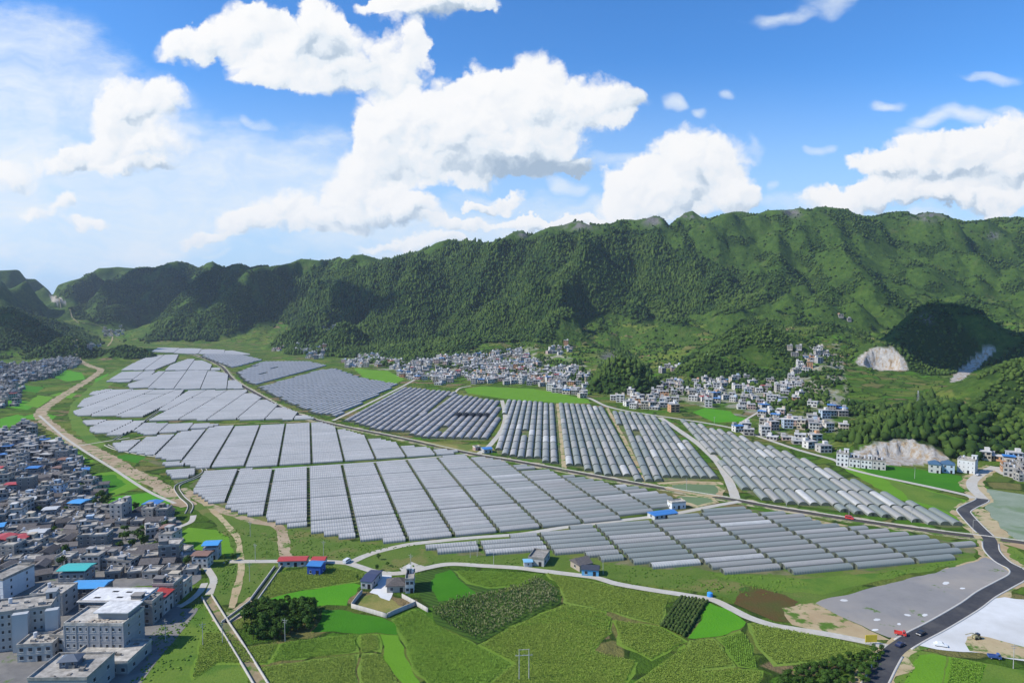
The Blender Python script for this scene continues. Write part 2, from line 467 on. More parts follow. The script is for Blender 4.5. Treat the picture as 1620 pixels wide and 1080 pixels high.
def base_h(x, y):
    yy = np.maximum(y, 1.0)
    u = np.clip(810 + 1080 * x / (yy + 7), PU[0], PU[-1])
    k = np.clip(np.searchsorted(PU, u, side='right') - 1, 0, len(PU) - 2)
    t = (u - PU[k]) / (PU[k + 1] - PU[k]); t = t * t * (3 - 2 * t) * .5 + t * .5
    z = np.zeros(np.shape(u))
    for i, p in enumerate(PROF):
        wgt = np.where(k == i, 1 - t, np.where(k == i - 1, t, 0.0))
        sel = wgt > 0
        if sel.any(): z[sel] += wgt[sel] * pchip(p[4], p[5], yy[sel])
    foot = np.interp(u, PU, FOOT); ridge = np.interp(u, PU, RIDGE)
    return np.where(y > 1, z, 0.0), u, foot, ridge


MOUND_XY = []


def hz(x, y, terr=True):
    x = np.atleast_1d(np.asarray(x, float)); y = np.atleast_1d(np.asarray(y, float))
    z, u, foot, ridge = base_h(x, y)
    rel = np.clip((y - foot) / (ridge - foot), -1, 2)
    am = sst(rel, .16, .6) * (1 - .7 * np.exp(-((y - ridge) / 200.0) ** 2)) * np.where(y > 1, 1, 0)
    wx = x + 90 * (fbm(x / 400, y / 400, 2, 90) - .5)
    sp = ridged(wx / 360 - y / 900, y / 1500, 2, 31) - .60
    z = z + am * np.interp(u, [0, 430, 700, 900, 1080, 1400], [170, 210, 185, 150, 105, 95]) * sp + am * 40 * (ridged(x / 120 + 3, y / 210, 3, 44) - .6) + am * np.interp(u, [0, 500, 1000, 1400], [105, 100, 76, 62]) * (cones(x / 210, y / 260, 47) - .25) + sst(rel, .3, .6) * 34 * (cones(x / 95, y / 130, 53) - .25) * np.where(y > 1, 1, 0)
    z = z + sst(rel, 0.0, .12) * 5 * (fbm(x / 60, y / 60, 3, 51) - .5) * np.where(y > 1, 1, 0)
    for i, (cx, cy, hh, rx, ry, sh) in enumerate(MOUND_XY):
        dx, dy = x - cx, y - cy
        near = (np.abs(dx) < 2.2 * rx) & (np.abs(dy) < 2.2 * ry)
        if near.any():
            ang = np.arctan2(dy[near], dx[near])
            r = np.sqrt((dx[near] / rx) ** 2 + (dy[near] / ry) ** 2)
            r = r * (1 + .22 * (fbm(np.cos(ang) * 1.6 + i, np.sin(ang) * 1.6, 3, 61 + i) - .5) + .12 * (fbm(x[near] / 30, y[near] / 30, 3, 71) - .5))
            m = np.where(r < 1.0, (1 - np.clip(r, 0, 1) ** sh) ** 1.0, 0)
            m = sst(m, -.12, 1.0) - sst(0, -.12, 1.0)
            m = np.where(r < 1.25, .75 * np.clip(1 - r / 1.15, 0, 1) ** 1.0 + .25 * np.clip(m, 0, 1), 0) * (1 / (.75 + .25 * .95))
            m = np.minimum(m, 1 - .0 * m) - .10 * np.exp(-(r / .16) ** 2)
            z[near] = z[near] + hh * np.clip(m, 0, None)
    z = z + np.interp(u, DELTA_U, DELTA) * np.where(y < ridge, np.exp(-((y - ridge) / 260.0) ** 2), np.exp(-((y - ridge) / 420.0) ** 2)) * np.where(y > 1, 1, 0)
    cap = z_at(np.interp(u, SKY_U, SKY_V), np.maximum(y, 1))          # nothing stands above the crest line
    k_ = 9.0
    z = np.where((y > 1400) & (z > cap - k_), cap - k_ + k_ * (1 - np.exp(-np.clip(z - cap + k_, 0, 400) / k_)), z)
    z = np.maximum(z, 0)
    if terr:
        tm = sst(z, 2.5, 7) * (1 - sst(z, 95, 150)) * sst(fbm(x / 230, y / 230, 3, 81), .36, .5)
        s = 3.6
        zw = z + 3 * (fbm(x / 80, y / 80, 2, 83) - .5)
        q = zw / s; fr = q - np.floor(q)
        z = z + tm * ((np.floor(q) + sst(fr, .68, 1.0)) * s - zw)
        z = np.maximum(z, 0)
    # quarry cuts into the forested hill and the cone behind
    for (qx, qy, rx, ry, zf) in QUARRY:
        r = np.sqrt(((x - qx) / rx) ** 2 + ((y - qy) / ry) ** 2) + .18 * (fbm(x / 14, y / 14, 3, 85) - .5)
        z = np.where(r < 1, np.minimum(z, zf + np.maximum(0, sst(r, .62, 1.0)) * 60 + 2.5 * fbm(x / 9, y / 9, 3, 86) * sst(r, .4, .8)), z)
    return z


QUARRY = []
for (u, Y, top, rx, ry, sh) in MOUNDS:
    x = (u - 810) / 1080 * (Y + 7)
    b = float(hz([x], [Y], False)[0])
    MOUND_XY.append((x, Y, max(6.0, z_at(top, Y) - b), rx, ry, sh))


def H1(x, y):
    return float(hz([x], [y])[0])


# crest heights are corrected until the ridge line stands where it should
_Y = np.arange(1500, 4600, 12.0)
for _ in range(6):
    UU, YY = np.meshgrid(DELTA_U, _Y, indexing='ij')
    XX = (UU - 810) / 1080 * (YY + 7)
    ZZ = hz(XX.ravel(), YY.ravel(), False).reshape(XX.shape)
    ZZ = hz(XX.ravel(), YY.ravel(), False).reshape(XX.shape) if False else ZZ
    _, VV = project(XX, YY, ZZ)
    vmin = VV.min(1)
    tgt = np.interp(DELTA_U, SKY_U, SKY_V)
    DELTA = DELTA + (vmin - tgt - .5) * np.interp(DELTA_U, PU, RIDGE) / 1080
    DELTA = np.clip(DELTA, -60, 60)
print('SKYLINE residual px', np.abs(vmin - tgt).mean(), np.abs(vmin - tgt).max(), np.abs(DELTA).max())

for (u, v, rx, ry, cx) in ((1424, 730, 40, 25, 0), (1394, 588, 40, 34, 0)):
    p = flat(u, v)
    if v < 620:
        Y = 1150.0; p = Vector(((u - 810) / 1080 * (Y + 7), Y, 0))
        QUARRY.append((p.x, p.y, rx, ry, float(hz([p.x], [p.y - ry - 6])[0])))
    else:
        QUARRY.append((p.x, p.y + 5, rx, ry, 0.2))


def ground(u, v):
    """first point of the terrain seen through a photo pixel"""
    dx, dz = pix_dir(u, v)
    Y = np.arange(150, 5200, 4.0)
    zt = hz(dx * Y, Y)
    hit = np.nonzero(H + dz * Y <= zt)[0]
    y = Y[hit[0]] if len(hit) else 5000.0
    return Vector((dx * y, y, H1(dx * y, y)))


# terrain grid: fine rings in the seen sector, coarse elsewhere, out to the horizon
az = np.concatenate([np.arange(-180, -60, 6.0), np.arange(-60, -40, .5), np.arange(-40, 40.01, .095), np.arange(40.5, 60, .5), np.arange(60, 180, 6.0)])
az = np.radians(az)
rr = [8.0]
while rr[-1] < 14000:
    r = rr[-1]
    rr.append(r * (1.06 if r < 200 else 1.0075 if r < 700 else 1.0048 if r < 4300 else 1.05))
rr = np.array(rr)
na, nr = len(az), len(rr)
A_, R_ = np.meshgrid(az, rr, indexing='ij')
TX, TY = (R_ * np.sin(A_)).ravel(), (R_ * np.cos(A_)).ravel()
TZ = hz(TX, TY)
idx = np.arange(na * nr).reshape(na, nr)
nxt = np.roll(idx, -1, axis=0)
TF = np.stack([idx[:, :-1], idx[:, 1:], nxt[:, 1:], nxt[:, :-1]], -1).reshape(-1, 4)
TF = TF[:, ::-1]
TU, TV = project(TX, TY, TZ)

FOREST = [  # photo outlines of the woods on the slopes, with how closed they are
 (.97,[(540,560),(556,540),(540,520),(470,520),(430,510),(430,440),(560,425),(690,397),(720,388),(830,378),(900,368),(1000,362),(1040,375),(1100,405),(1200,440),(1230,470),(1180,492),(1100,492),(1085,512),(960,498),(880,508),(870,542),(760,547),(700,565),(620,590),(590,575)]),
 (.82,[(95,462),(150,432),(285,420),(430,424),(560,410),(560,440),(430,522),(340,532),(250,505),(180,522),(120,505)]),
 (.8,[(-200,470),(0,480),(60,490),(160,540),(150,572),(60,562),(-200,580)]),
 (.97,[(922,628),(945,585),(975,556),(995,556),(1020,578),(1042,612),(1038,632)]),
 (.86,[(1085,605),(1110,560),(1180,508),(1230,512),(1268,560),(1245,612),(1150,612)]),
 (.98,[(1345,700),(1385,660),(1450,632),(1560,650),(1660,655),(1660,725),(1560,730),(1490,727),(1440,697),(1370,705)]),
 (.7,[(1370,585),(1440,490),(1490,480),(1560,560),(1530,595)]), (.7,[(1545,600),(1570,530),(1620,515),(1680,520),(1680,600)]),
 (.5,[(1040,385),(1200,425),(1300,430),(1400,432),(1500,450),(1580,500),(1400,485),(1250,505),(1200,485),(1100,492)]),
 (.25,[(900,352),(1040,350),(1300,335),(1700,345),(1700,480),(1400,440),(1200,430),(1050,390)]),
 (.75,[(1535,648),(1620,565),(1700,560),(1700,660),(1555,660)]),
 (.97,[(228,538),(255,510),(285,500),(315,512),(340,538)]), (.8,[(160,578),(175,555),(200,543),(235,558),(245,578)]),
 (.92,[(430,552),(460,520),(530,508),(560,530),(545,562),(480,562)]),
 (.12,[(540,580),(700,560),(930,540),(930,575),(700,585),(560,600)]), (.10,[(860,545),(960,500),(1250,500),(1250,560),(1050,580),(900,575)]),
 (.26,[(1240,560),(1250,505),(1400,485),(1420,520),(1360,580),(1300,600)]), (.2,[(1480,470),(1700,470),(1700,540),(1560,520)]),
 (.3,[(-200,560),(110,560),(240,540),(240,580),(-200,590)]), (.25,[(1040,600),(1100,600),(1240,615),(1230,640),(1040,625)]), (.6,[(1330,640),(1290,690),(1350,705),(1400,650)]),
 (.55,[(560,430),(700,400),(700,440),(600,470)]),
 (.5,[(543,573),(590,560),(700,560),(840,548),(935,575),(932,610),(880,605),(745,595),(650,590),(600,585)]), (.52,[(962,632),(1075,596),(1200,600),(1300,590),(1345,660),(1335,702),(1250,695),(1205,672),(1100,640)]),
 (.3,[(1262,560),(1330,540),(1345,640),(1290,620)]), (.45,[(1040,560),(1110,560),(1090,600),(1040,600)])]


def woods(u, v, x, y):
    ju = u + 26 * (fbm(x / 70, y / 110, 3, 101) - .5); jv = v + 20 * (fbm(x / 70, y / 110, 3, 103) - .5)
    d = np.zeros(len(u))
    for k, poly in FOREST:
        d = np.maximum(d, k * in_poly(poly, ju, jv))
    return d


T_w = np.zeros(len(TX))
slope_part = TZ > .8
T_w[slope_part] = woods(TU[slope_part], TV[slope_part], TX[slope_part], TY[slope_part])
_cl = fbm(TX / 55, TY / 55, 3, 111)
T_w = np.where(T_w > .9, 1, sst(_cl, .72 - .45 * T_w, .78 - .45 * T_w) * (T_w > 0))
_, _u, _ft, _rg = base_h(TX, TY)
_zz = TZ.reshape(na, nr)
_g = np.hypot(np.gradient(_zz, axis=1) / np.gradient(rr)[None, :], np.gradient(_zz, axis=0) / (np.gradient(az)[:, None] * rr[None, :]))
_g = (_g + np.roll(_g, 1, 1) + np.roll(_g, -1, 1) + np.roll(_g, 2, 1) + np.roll(_g, -2, 1)) / 5
T_hill = np.maximum(sst(TZ, 70, 170), sst(_g.ravel(), .34, .55))       # grassy heights and steep banks
T_rock = np.zeros(len(TX))
for (u0, v0, ru, rv) in ((1033, 349, 17, 9), (1252, 337, 16, 7), (915, 357, 25, 7), (1470, 343, 26, 7), (828, 371, 9, 4), (1090, 342, 10, 4), (968, 566, 18, 10), (1465, 505, 12, 8), (1570, 372, 10, 6)):
    T_rock = np.maximum(T_rock, np.exp(-(((TU - u0) / ru) ** 2 + ((TV - v0) / rv) ** 2) * 1.2) * sst(fbm(TX / 14, TY / 14, 3, 121), .36, .5) * (TZ > 3))
T_quarry = np.zeros(len(TX))
for i, (qx, qy, rx, ry, zf) in enumerate(QUARRY):
    r = np.sqrt(((TX - qx) / rx) ** 2 + ((TY - qy) / ry) ** 2)
    T_quarry = np.maximum(T_quarry, (1 - sst(r + .18 * (fbm(TX / 14, TY / 14, 3, 85) - .5), .98, 1.04)) * (TY > qy - ry * .72))
q2 = in_poly([(1502, 605), (1512, 590), (1545, 560), (1572, 546), (1578, 552), (1552, 578), (1520, 602)], TU + 5 * (fbm(TX / 9, TY / 9, 3, 131) - .5), TV) & (TZ > 1)
T_quarry = np.maximum(T_quarry, q2 * 1.0)
q3 = in_poly([(76, 466), (95, 470), (104, 478), (92, 481), (82, 476)], TU, TV) & (TY > 2000)
T_quarry = np.maximum(T_quarry, q3 * .9)
for poly in (FOREST[-4][1], FOREST[-3][1], FOREST[-2][1]):          # trodden earth between the village houses
    T_quarry = np.maximum(T_quarry, .55 * in_poly(poly, TU, TV) * sst(fbm(TX / 22, TY / 22, 3, 137), .46, .62) * (TY < 1800))
T_w = T_w * (1 - np.clip(T_quarry + T_rock, 0, 1))


def terrain_material():
    m, gg, b = new_mat('land')
    p = pos_node(gg)
    at = gg.n('ShaderNodeAttribute', attribute_name='zone')
    sx = gg.n('ShaderNodeSeparateColor'); gg.put(sx.inputs[0], at.outputs['Color'])
    wood, hill, rock = sx.outputs[0], sx.outputs[1], sx.outputs[2]
    quarry = at.outputs['Alpha']
    xy = gg.vm('MULTIPLY', p, (1, 1, 0))
    wv = gg.vm('MULTIPLY_ADD', gg.vm('SUBTRACT', gg.noise(xy, .02, 3, .6, out='Color'), (.5, .5, .5)), (26, 26, 0), xy)
    plots = gg.voro(gg.vm('MULTIPLY', wv, (.036, .062, 1)), 1, out='Color')
    sp = gg.n('ShaderNodeSeparateColor'); gg.put(sp.inputs[0], plots)
    border = gg.voro(gg.vm('MULTIPLY', wv, (.036, .062, 1)), 1, feature='DISTANCE_TO_EDGE')
    crop = gg.ramp(sp.outputs[0], [(0, (.070, .135, .015)), (.3, (.105, .175, .022)), (.5, (.140, .175, .034)), (.68, (.080, .180, .016)), (.82, (.185, .170, .055)), (.91, (.105, .155, .030)), (.96, (.23, .165, .085)), (1, (.25, .18, .09))], 'CONSTANT')
    crop = gg.mix(gg.ss(border, .07, .02), crop, (.040, .070, .012))
    fine = gg.noise(p, .9, 5, .7)
    mid = gg.noise(p, .11, 4, .6)
    crop = gg.mix(gg.mr(fine, .3, .75, 0, .32), crop, (.030, .062, .010))
    grass = gg.mix(gg.mr(mid, .35, .65, 0, 1), (.125, .168, .024), (.205, .225, .048))
    grass = gg.mix(gg.mr(fine, .35, .8, 0, .36), grass, (.050, .105, .011))
    big = gg.noise(p, .012, 3, .6)
    low = gg.mix(gg.ss(big, .30, .47), grass, crop)
    hg = gg.mix(gg.mr(mid, .35, .7, 0, 1), (.052, .104, .015), (.098, .150, .024))
    hg = gg.mix(gg.mr(gg.noise(p, .05, 6, .75), .42, .66, 0, .9), hg, (.024, .052, .009))
    hg = gg.mix(gg.mr(fine, .35, .7, 0, .6), hg, (.026, .058, .009))
    hg = gg.mix(gg.mr(gg.noise(p, .018, 3, .6), .6, .75, 0, .45), hg, (.13, .12, .045))
    c = gg.mix(hill, low, hg)
    c = gg.mix(wood, c, gg.mix(gg.mr(fine, .3, .7, 0, 1), (.018, .040, .008), (.036, .068, .012)))
    rk = gg.ramp(gg.noise(p, .35, 6, .7), [(.3, (.05, .05, .045)), (.5, (.13, .125, .115)), (.7, (.26, .25, .235))])
    c = gg.mix(rock, c, rk)
    qn = gg.noise(gg.vm('MULTIPLY', p, (1, 1, .55)), .22, 6, .68)
    qc = gg.ramp(qn, [(.28, (.15, .12, .09)), (.4, (.36, .27, .17)), (.5, (.40, .37, .33)), (.72, (.54, .52, .48))])
    c = gg.mix(quarry, c, qc)
    gg.put(b.inputs['Base Color'], c)
    b.inputs['Roughness'].default_value = .95; b.inputs['Specular IOR Level'].default_value = .08
    bn = gg.n('ShaderNodeBump'); bn.inputs['Strength'].default_value = .9; bn.inputs['Distance'].default_value = 1.6
    gg.put(bn.inputs['Height'], gg.m('ADD', fine, gg.m('MULTIPLY', gg.noise(p, .16, 4, .6), 2.2)))
    gg.put(b.inputs['Normal'], bn.outputs[0])
    return m


tme = np_mesh('terrain', np.stack([TX, TY, TZ], 1), TF, terrain_material(), smooth=True)
za = tme.color_attributes.new('zone', 'FLOAT_COLOR', 'POINT')
za.data.foreach_set('color', np.stack([T_w, T_hill, np.clip(T_rock * 1.3, 0, 1), T_quarry], 1).astype(np.float32).ravel())
terrain = link('terrain', tme)
terrain['kind'] = 'structure'

# ---------------------------------------------------------------- woods on the hillsides (uncountable: one object)
def leaf_mat(name, stops, bump=True):
    m, gg, b = new_mat(name)
    geo = gg.n('ShaderNodeNewGeometry')
    c = gg.ramp(geo.outputs['Random Per Island'], stops)
    n = gg.noise(geo.outputs['Position'], .5, 3, .7)
    c = gg.mix(gg.mr(n, .35, .7, 0, .55), c, stops[0][1])
    big = gg.noise(geo.outputs['Position'], .011, 3, .6)
    c = gg.mix(gg.mr(big, .4, .68, 0, .7), c, stops[-1][1])
    gg.put(b.inputs['Base Color'], c)
    b.inputs['Roughness'].default_value = .85; b.inputs['Specular IOR Level'].default_value = .12
    return m


def ico(sub):
    bm = bmesh.new(); bmesh.ops.create_icosphere(bm, subdivisions=sub, radius=1)
    v = np.array([q.co[:] for q in bm.verts]); f = np.array([[q.index for q in t.verts] for t in bm.faces]); bm.free()
    return v, f


def scatter_mesh(cen, sx, sz, proto, rng, jit=.28):
    """many small crowns in one mesh; proto: list of (verts, faces)"""
    V, F = [], []; off = 0
    which = rng.integers(0, len(proto), len(cen))
    for k, (pv, pf) in enumerate(proto):
        sel = np.nonzero(which == k)[0]
        n = len(sel)
        if not n: continue
        a = rng.uniform(0, 2 * np.pi, n); ca, sa = np.cos(a), np.sin(a)
        q = pv[None] * (1 + jit * rng.uniform(-1, 1, (n, len(pv), 1)))
        X = (q[..., 0] * ca[:, None] - q[..., 1] * sa[:, None]) * sx[sel, None]
        Y = (q[..., 0] * sa[:, None] + q[..., 1] * ca[:, None]) * sx[sel, None]
        Z = q[..., 2] * sz[sel, None]
        V.append((np.stack([X, Y, Z], -1) + cen[sel][:, None, :]).reshape(-1, 3))
        F.append((pf[None] + (np.arange(n) * len(pv))[:, None, None] + off).reshape(-1, pf.shape[1])); off += n * len(pv)
    return np.concatenate(V), np.concatenate(F)


def cone_proto(n=6):
    v = [(0, 0, 1.25)]
    for z, r in ((.55, .55), (-.1, .9), (-.75, 1.0)):
        v += [(r * math.cos(2 * math.pi * (i + z) / n), r * math.sin(2 * math.pi * (i + z) / n), z) for i in range(n)]
    f = [(0, 1 + i, 1 + (i + 1) % n) for i in range(n)]
    for k in range(2):
        o = 1 + k * n
        for i in range(n):
            f += [(o + i, o + n + i, o + n + (i + 1) % n), (o + i, o + n + (i + 1) % n, o + (i + 1) % n)]
    return np.array(v, float), np.array(f)



# ---------------------------------------------------------------- roads, tracks, yards, canals, fields
def smooth_line(pts, n=6):
    if len(pts) < 3: return pts
    out = []
    P_ = [pts[0]] + list(pts) + [pts[-1]]
    for i in range(1, len(P_) - 2):
        p0, p1, p2, p3 = P_[i - 1:i + 3]
        for k in range(n):
            t = k / n
            out.append(.5 * ((2 * p1) + (p2 - p0) * t + (2 * p0 - 5 * p1 + 4 * p2 - p3) * t * t + (3 * p1 - p0 - 3 * p2 + p3) * t ** 3))
    out.append(pts[-1])
    return out


def world_line(px, n=6, onland=False):
    pts = [(ground(u, v) if onland else flat(u, v)) for u, v in px]
    return smooth_line([Vector((p.x, p.y, 0)) for p in pts], n)


def offset_line(L, d):
    out = []
    for i, p in enumerate(L):
        t = (L[min(i + 1, len(L) - 1)] - L[max(i - 1, 0)]); t.z = 0; t.normalize()
        out.append(Vector((p.x - t.y * d, p.y + t.x * d, 0)))
    return out


def strip(name, L, width, zoff, mat, wob=0.0, kind='structure', z1=None, rag=0.0):
    """ribbon lying on the ground; with z1 it is a raised bar between zoff and z1"""
    if rag:      # denser points and uneven edges for earth tracks
        D = []
        for i in range(len(L) - 1):
            m = max(1, int((L[i + 1] - L[i]).length / 2.5))
            D += [L[i].lerp(L[i + 1], k / m) for k in range(m)]
        L = D + [L[-1]]
    V_, F_ = [], []
    A = np.array([p[:2] for p in L]); T = np.gradient(A, axis=0); T /= np.linalg.norm(T, axis=1)[:, None] + 1e-9
    N = np.stack([-T[:, 1], T[:, 0]], 1)
    hw = np.full(len(A), width / 2)
    wl = hw * (1 + wob * (vnoise(A[:, 0] / 9, A[:, 1] / 9, 5) - .5) + rag * (vnoise(A[:, 0] / 3, A[:, 1] / 3, 15) - .5)); wr = hw * (1 + wob * (vnoise(A[:, 0] / 9, A[:, 1] / 9, 6) - .5) + rag * (vnoise(A[:, 0] / 3, A[:, 1] / 3, 16) - .5))
    a, b = A + N * wl[:, None], A - N * wr[:, None]
    za, zb = hz(a[:, 0], a[:, 1]), hz(b[:, 0], b[:, 1])
    zc = np.maximum(za, zb)
    n = len(A)
    if z1 is None:
        V_ = np.concatenate([np.c_[a, zc + zoff], np.c_[b, zc + zoff]])
        F_ = np.array([(i, n + i, n + i + 1, i + 1) for i in range(n - 1)])
    else:
        V_ = np.concatenate([np.c_[a, zc + zoff], np.c_[b, zc + zoff], np.c_[a, zc + z1], np.c_[b, zc + z1]])
        F_ = np.array([(2 * n + i, 3 * n + i, 3 * n + i + 1, 2 * n + i + 1) for i in range(n - 1)] + [(i, 2 * n + i, 2 * n + i + 1, i + 1) for i in range(n - 1)] + [(n + i + 1, 3 * n + i + 1, 3 * n + i, n + i) for i in range(n - 1)] + [(0, n, 3 * n, 2 * n), (2 * n - 1, n - 1, 3 * n - 1, 4 * n - 1)])
    o = link(name, np_mesh(name, V_, F_, mat))
    if kind: o['kind'] = kind
    return o


def tess(poly, step):
    """triangulated polygon with interior points (valley floor)"""
    bm = bmesh.new()
    vs = [bm.verts.new((p[0], p[1], 0)) for p in poly]
    f = bm.faces.new(vs)
    if f.normal.z < 0: f.normal_flip()
    f.normal_update()
    bmesh.ops.triangulate(bm, faces=[f])
    return bm


def sheet(name, px, zoff, mat, kind='structure', rag=1.2, n=5):
    """flat field or yard from a photo outline, its border slightly uneven"""
    pts = [flat(u, v) for u, v in px]
    out = []
    for i, p in enumerate(pts):
        q = pts[(i + 1) % len(pts)]
        m = max(1, min(24, int((q - p).length / 3.5)))
        for k in range(m):
            r = p.lerp(q, k / m)
            nx, ny = vnoise(r.x / 6, r.y / 6, 21) - .5, vnoise(r.x / 6, r.y / 6, 22) - .5
            out.append((r.x + nx * rag * 2, r.y + ny * rag * 2))
    me = bpy.data.meshes.new(name)
    me.from_pydata([(x, y, zoff) for x, y in out], [], [list(range(len(out)))])
    if me.polygons[0].normal.z < 0: me.flip_normals()
    me.materials.append(mat)
    o = link(name, me)
    if kind: o['kind'] = kind
    return o


def earth_mat(name, a, b_, c_, sc=.25, grass=0.0, rough=.95):
    m, gg, b = new_mat(name)
    p = pos_node(gg)
    c = gg.mix(gg.mr(gg.noise(p, sc, 6, .7), .3, .72, 0, 1), a, b_)
    c = gg.mix(gg.mr(gg.noise(p, sc * .18, 4, .6), .45, .7, 0, .8), c, c_)
    if grass: c = gg.mix(gg.ss(gg.noise(p, .09, 5, .7), .62 - grass * .4, .70 - grass * .3), c, gg.mix(gg.noise(p, .8, 3), (.045, .10, .012), (.11, .19, .03)))
    gg.put(b.inputs['Base Color'], c); b.inputs['Roughness'].default_value = rough; b.inputs['Specular IOR Level'].default_value = .1
    return m


def crop_mat(name, a, b_, rows=None, pitch=.9, dark=(.02, .045, .008), amt=.7, patch=None, k=.45):
    """crop seen from above: leaf speckle, optional planting rows (angle in degrees)"""
    m, gg, b = new_mat(name)
    p = pos_node(gg)
    n = gg.noise(p, 1.1, 4, .75)
    c = gg.mix(gg.mr(gg.noise(p, .055, 4, .65), .35, .68, 0, 1), a, b_)
    if patch: c = gg.mix(gg.ss(gg.noise(p, .03, 4, .65), .5, .62), c, patch)
    c = gg.mix(gg.mr(n, .38, .78, 0, k), c, dark)
    if rows is not None:
        A = math.radians(rows)
        d = gg.vm('DOT_PRODUCT', p, (math.cos(A) / pitch, math.sin(A) / pitch, 0))
        d = gg.m('ADD', d, gg.m('MULTIPLY', gg.m('SUBTRACT', gg.noise(p, .2, 2), .5), .8))
        s = gg.m('SINE', gg.m('MULTIPLY', d, 6.2832))
        c = gg.mix(gg.m('MULTIPLY', gg.ss(s, .1, .9), amt), c, dark)
    gg.put(b.inputs['Base Color'], c); b.inputs['Roughness'].default_value = .9; b.inputs['Specular IOR Level'].default_value = .12
    bn = gg.n('ShaderNodeBump'); bn.inputs['Strength'].default_value = .6; bn.inputs['Distance'].default_value = .5
    gg.put(bn.inputs['Height'], n); gg.put(b.inputs['Normal'], bn.outputs[0])
    return m


ASPHALT = earth_mat('asphalt', (.042, .043, .048), (.066, .066, .070), (.095, .090, .085), .5)
OLDROAD = earth_mat('worn_asphalt', (.050, .044, .042), (.075, .066, .060), (.10, .085, .072), .5)
CONC = earth_mat('road_concrete', (.36, .34, .29), (.50, .47, .41), (.42, .37, .29), .35)
KERB = simple('kerb_concrete', (.44, .42, .38), .85, .15, 1.2)
DIRT = earth_mat('earth', (.30, .225, .14), (.43, .34, .23), (.24, .17, .10), .22, .25)
VERGE = earth_mat('verge', (.34, .28, .18), (.44, .38, .26), (.25, .21, .12), .2, .45)
GRAVEL = earth_mat('gravel', (.20, .192, .185), (.245, .235, .222), (.33, .29, .24), .10, .04)
SANDY = earth_mat('sandy_earth', (.36, .28, .16), (.45, .37, .22), (.30, .20, .11), .15, .3)
WHITE = earth_mat('white_concrete', (.52, .52, .50), (.62, .62, .61), (.42, .41, .38), .12)
DARKC = earth_mat('town_ground', (.13, .125, .12), (.20, .19, .175), (.26, .24, .21), .3, .12)
GHGROUND = earth_mat('greenhouse_soil', (.070, .090, .030), (.13, .135, .06), (.24, .20, .12), .35, .35)
WALLC = simple('canal_concrete', (.40, .375, .33), .9, .2, .8, streak=True)
BED = earth_mat('canal_bed', (.22, .17, .10), (.32, .25, .15), (.06, .10, .03), .3, .3)
DITCH = earth_mat('ditch_bed', (.045, .06, .025), (.09, .10, .05), (.05, .085, .02), .4, .2)
POND = simple('pond_water', (.135, .185, .075), .45, .15, .06, .15)
RICE = crop_mat('rice_bright', (.065, .235, .010), (.085, .265, .012), k=.12)
RICE_D = crop_mat('rice_deep', (.038, .155, .006), (.050, .185, .008), k=.15)
RICE_L = crop_mat('rice_light', (.105, .235, .014), (.125, .265, .018), k=.2)
CORN_A = crop_mat('corn_olive', (.175, .25, .042), (.145, .225, .032), 10, 1.6, k=.3, dark=(.06, .10, .016), amt=.22)
CORN_B = crop_mat('corn_green', (.115, .215, .024), (.15, .23, .03), 95, 1.7, k=.3, dark=(.06, .10, .016), amt=.22)
CORN_C = crop_mat('corn_dense', (.125, .225, .022), (.165, .24, .034), 28, 1.5, k=.3, dark=(.06, .10, .016), amt=.22)
CORN_D = crop_mat('corn_dark', (.045, .10, .012), (.070, .125, .018), 60, 2.4, k=.5, amt=.7)
WEEDS = crop_mat('weeds', (.085, .150, .020), (.125, .175, .032), k=.5, patch=(.17, .17, .05))
WEEDS_B = crop_mat('weeds_bright', (.10, .18, .022), (.14, .205, .03), k=.4, patch=(.08, .16, .02))
REDWEED = crop_mat('red_weeds', (.11, .060, .022), (.075, .085, .020), k=.5, patch=(.055, .11, .018))
DRYGRASS = crop_mat('dry_grass', (.26, .225, .07), (.21, .20, .06), k=.35, patch=(.13, .17, .035))
NETTING = crop_mat('pale_netting', (.21, .255, .18), (.30, .33, .26), 78, 2.4, dark=(.12, .17, .09), amt=.55, patch=(.16, .22, .12), k=.35)

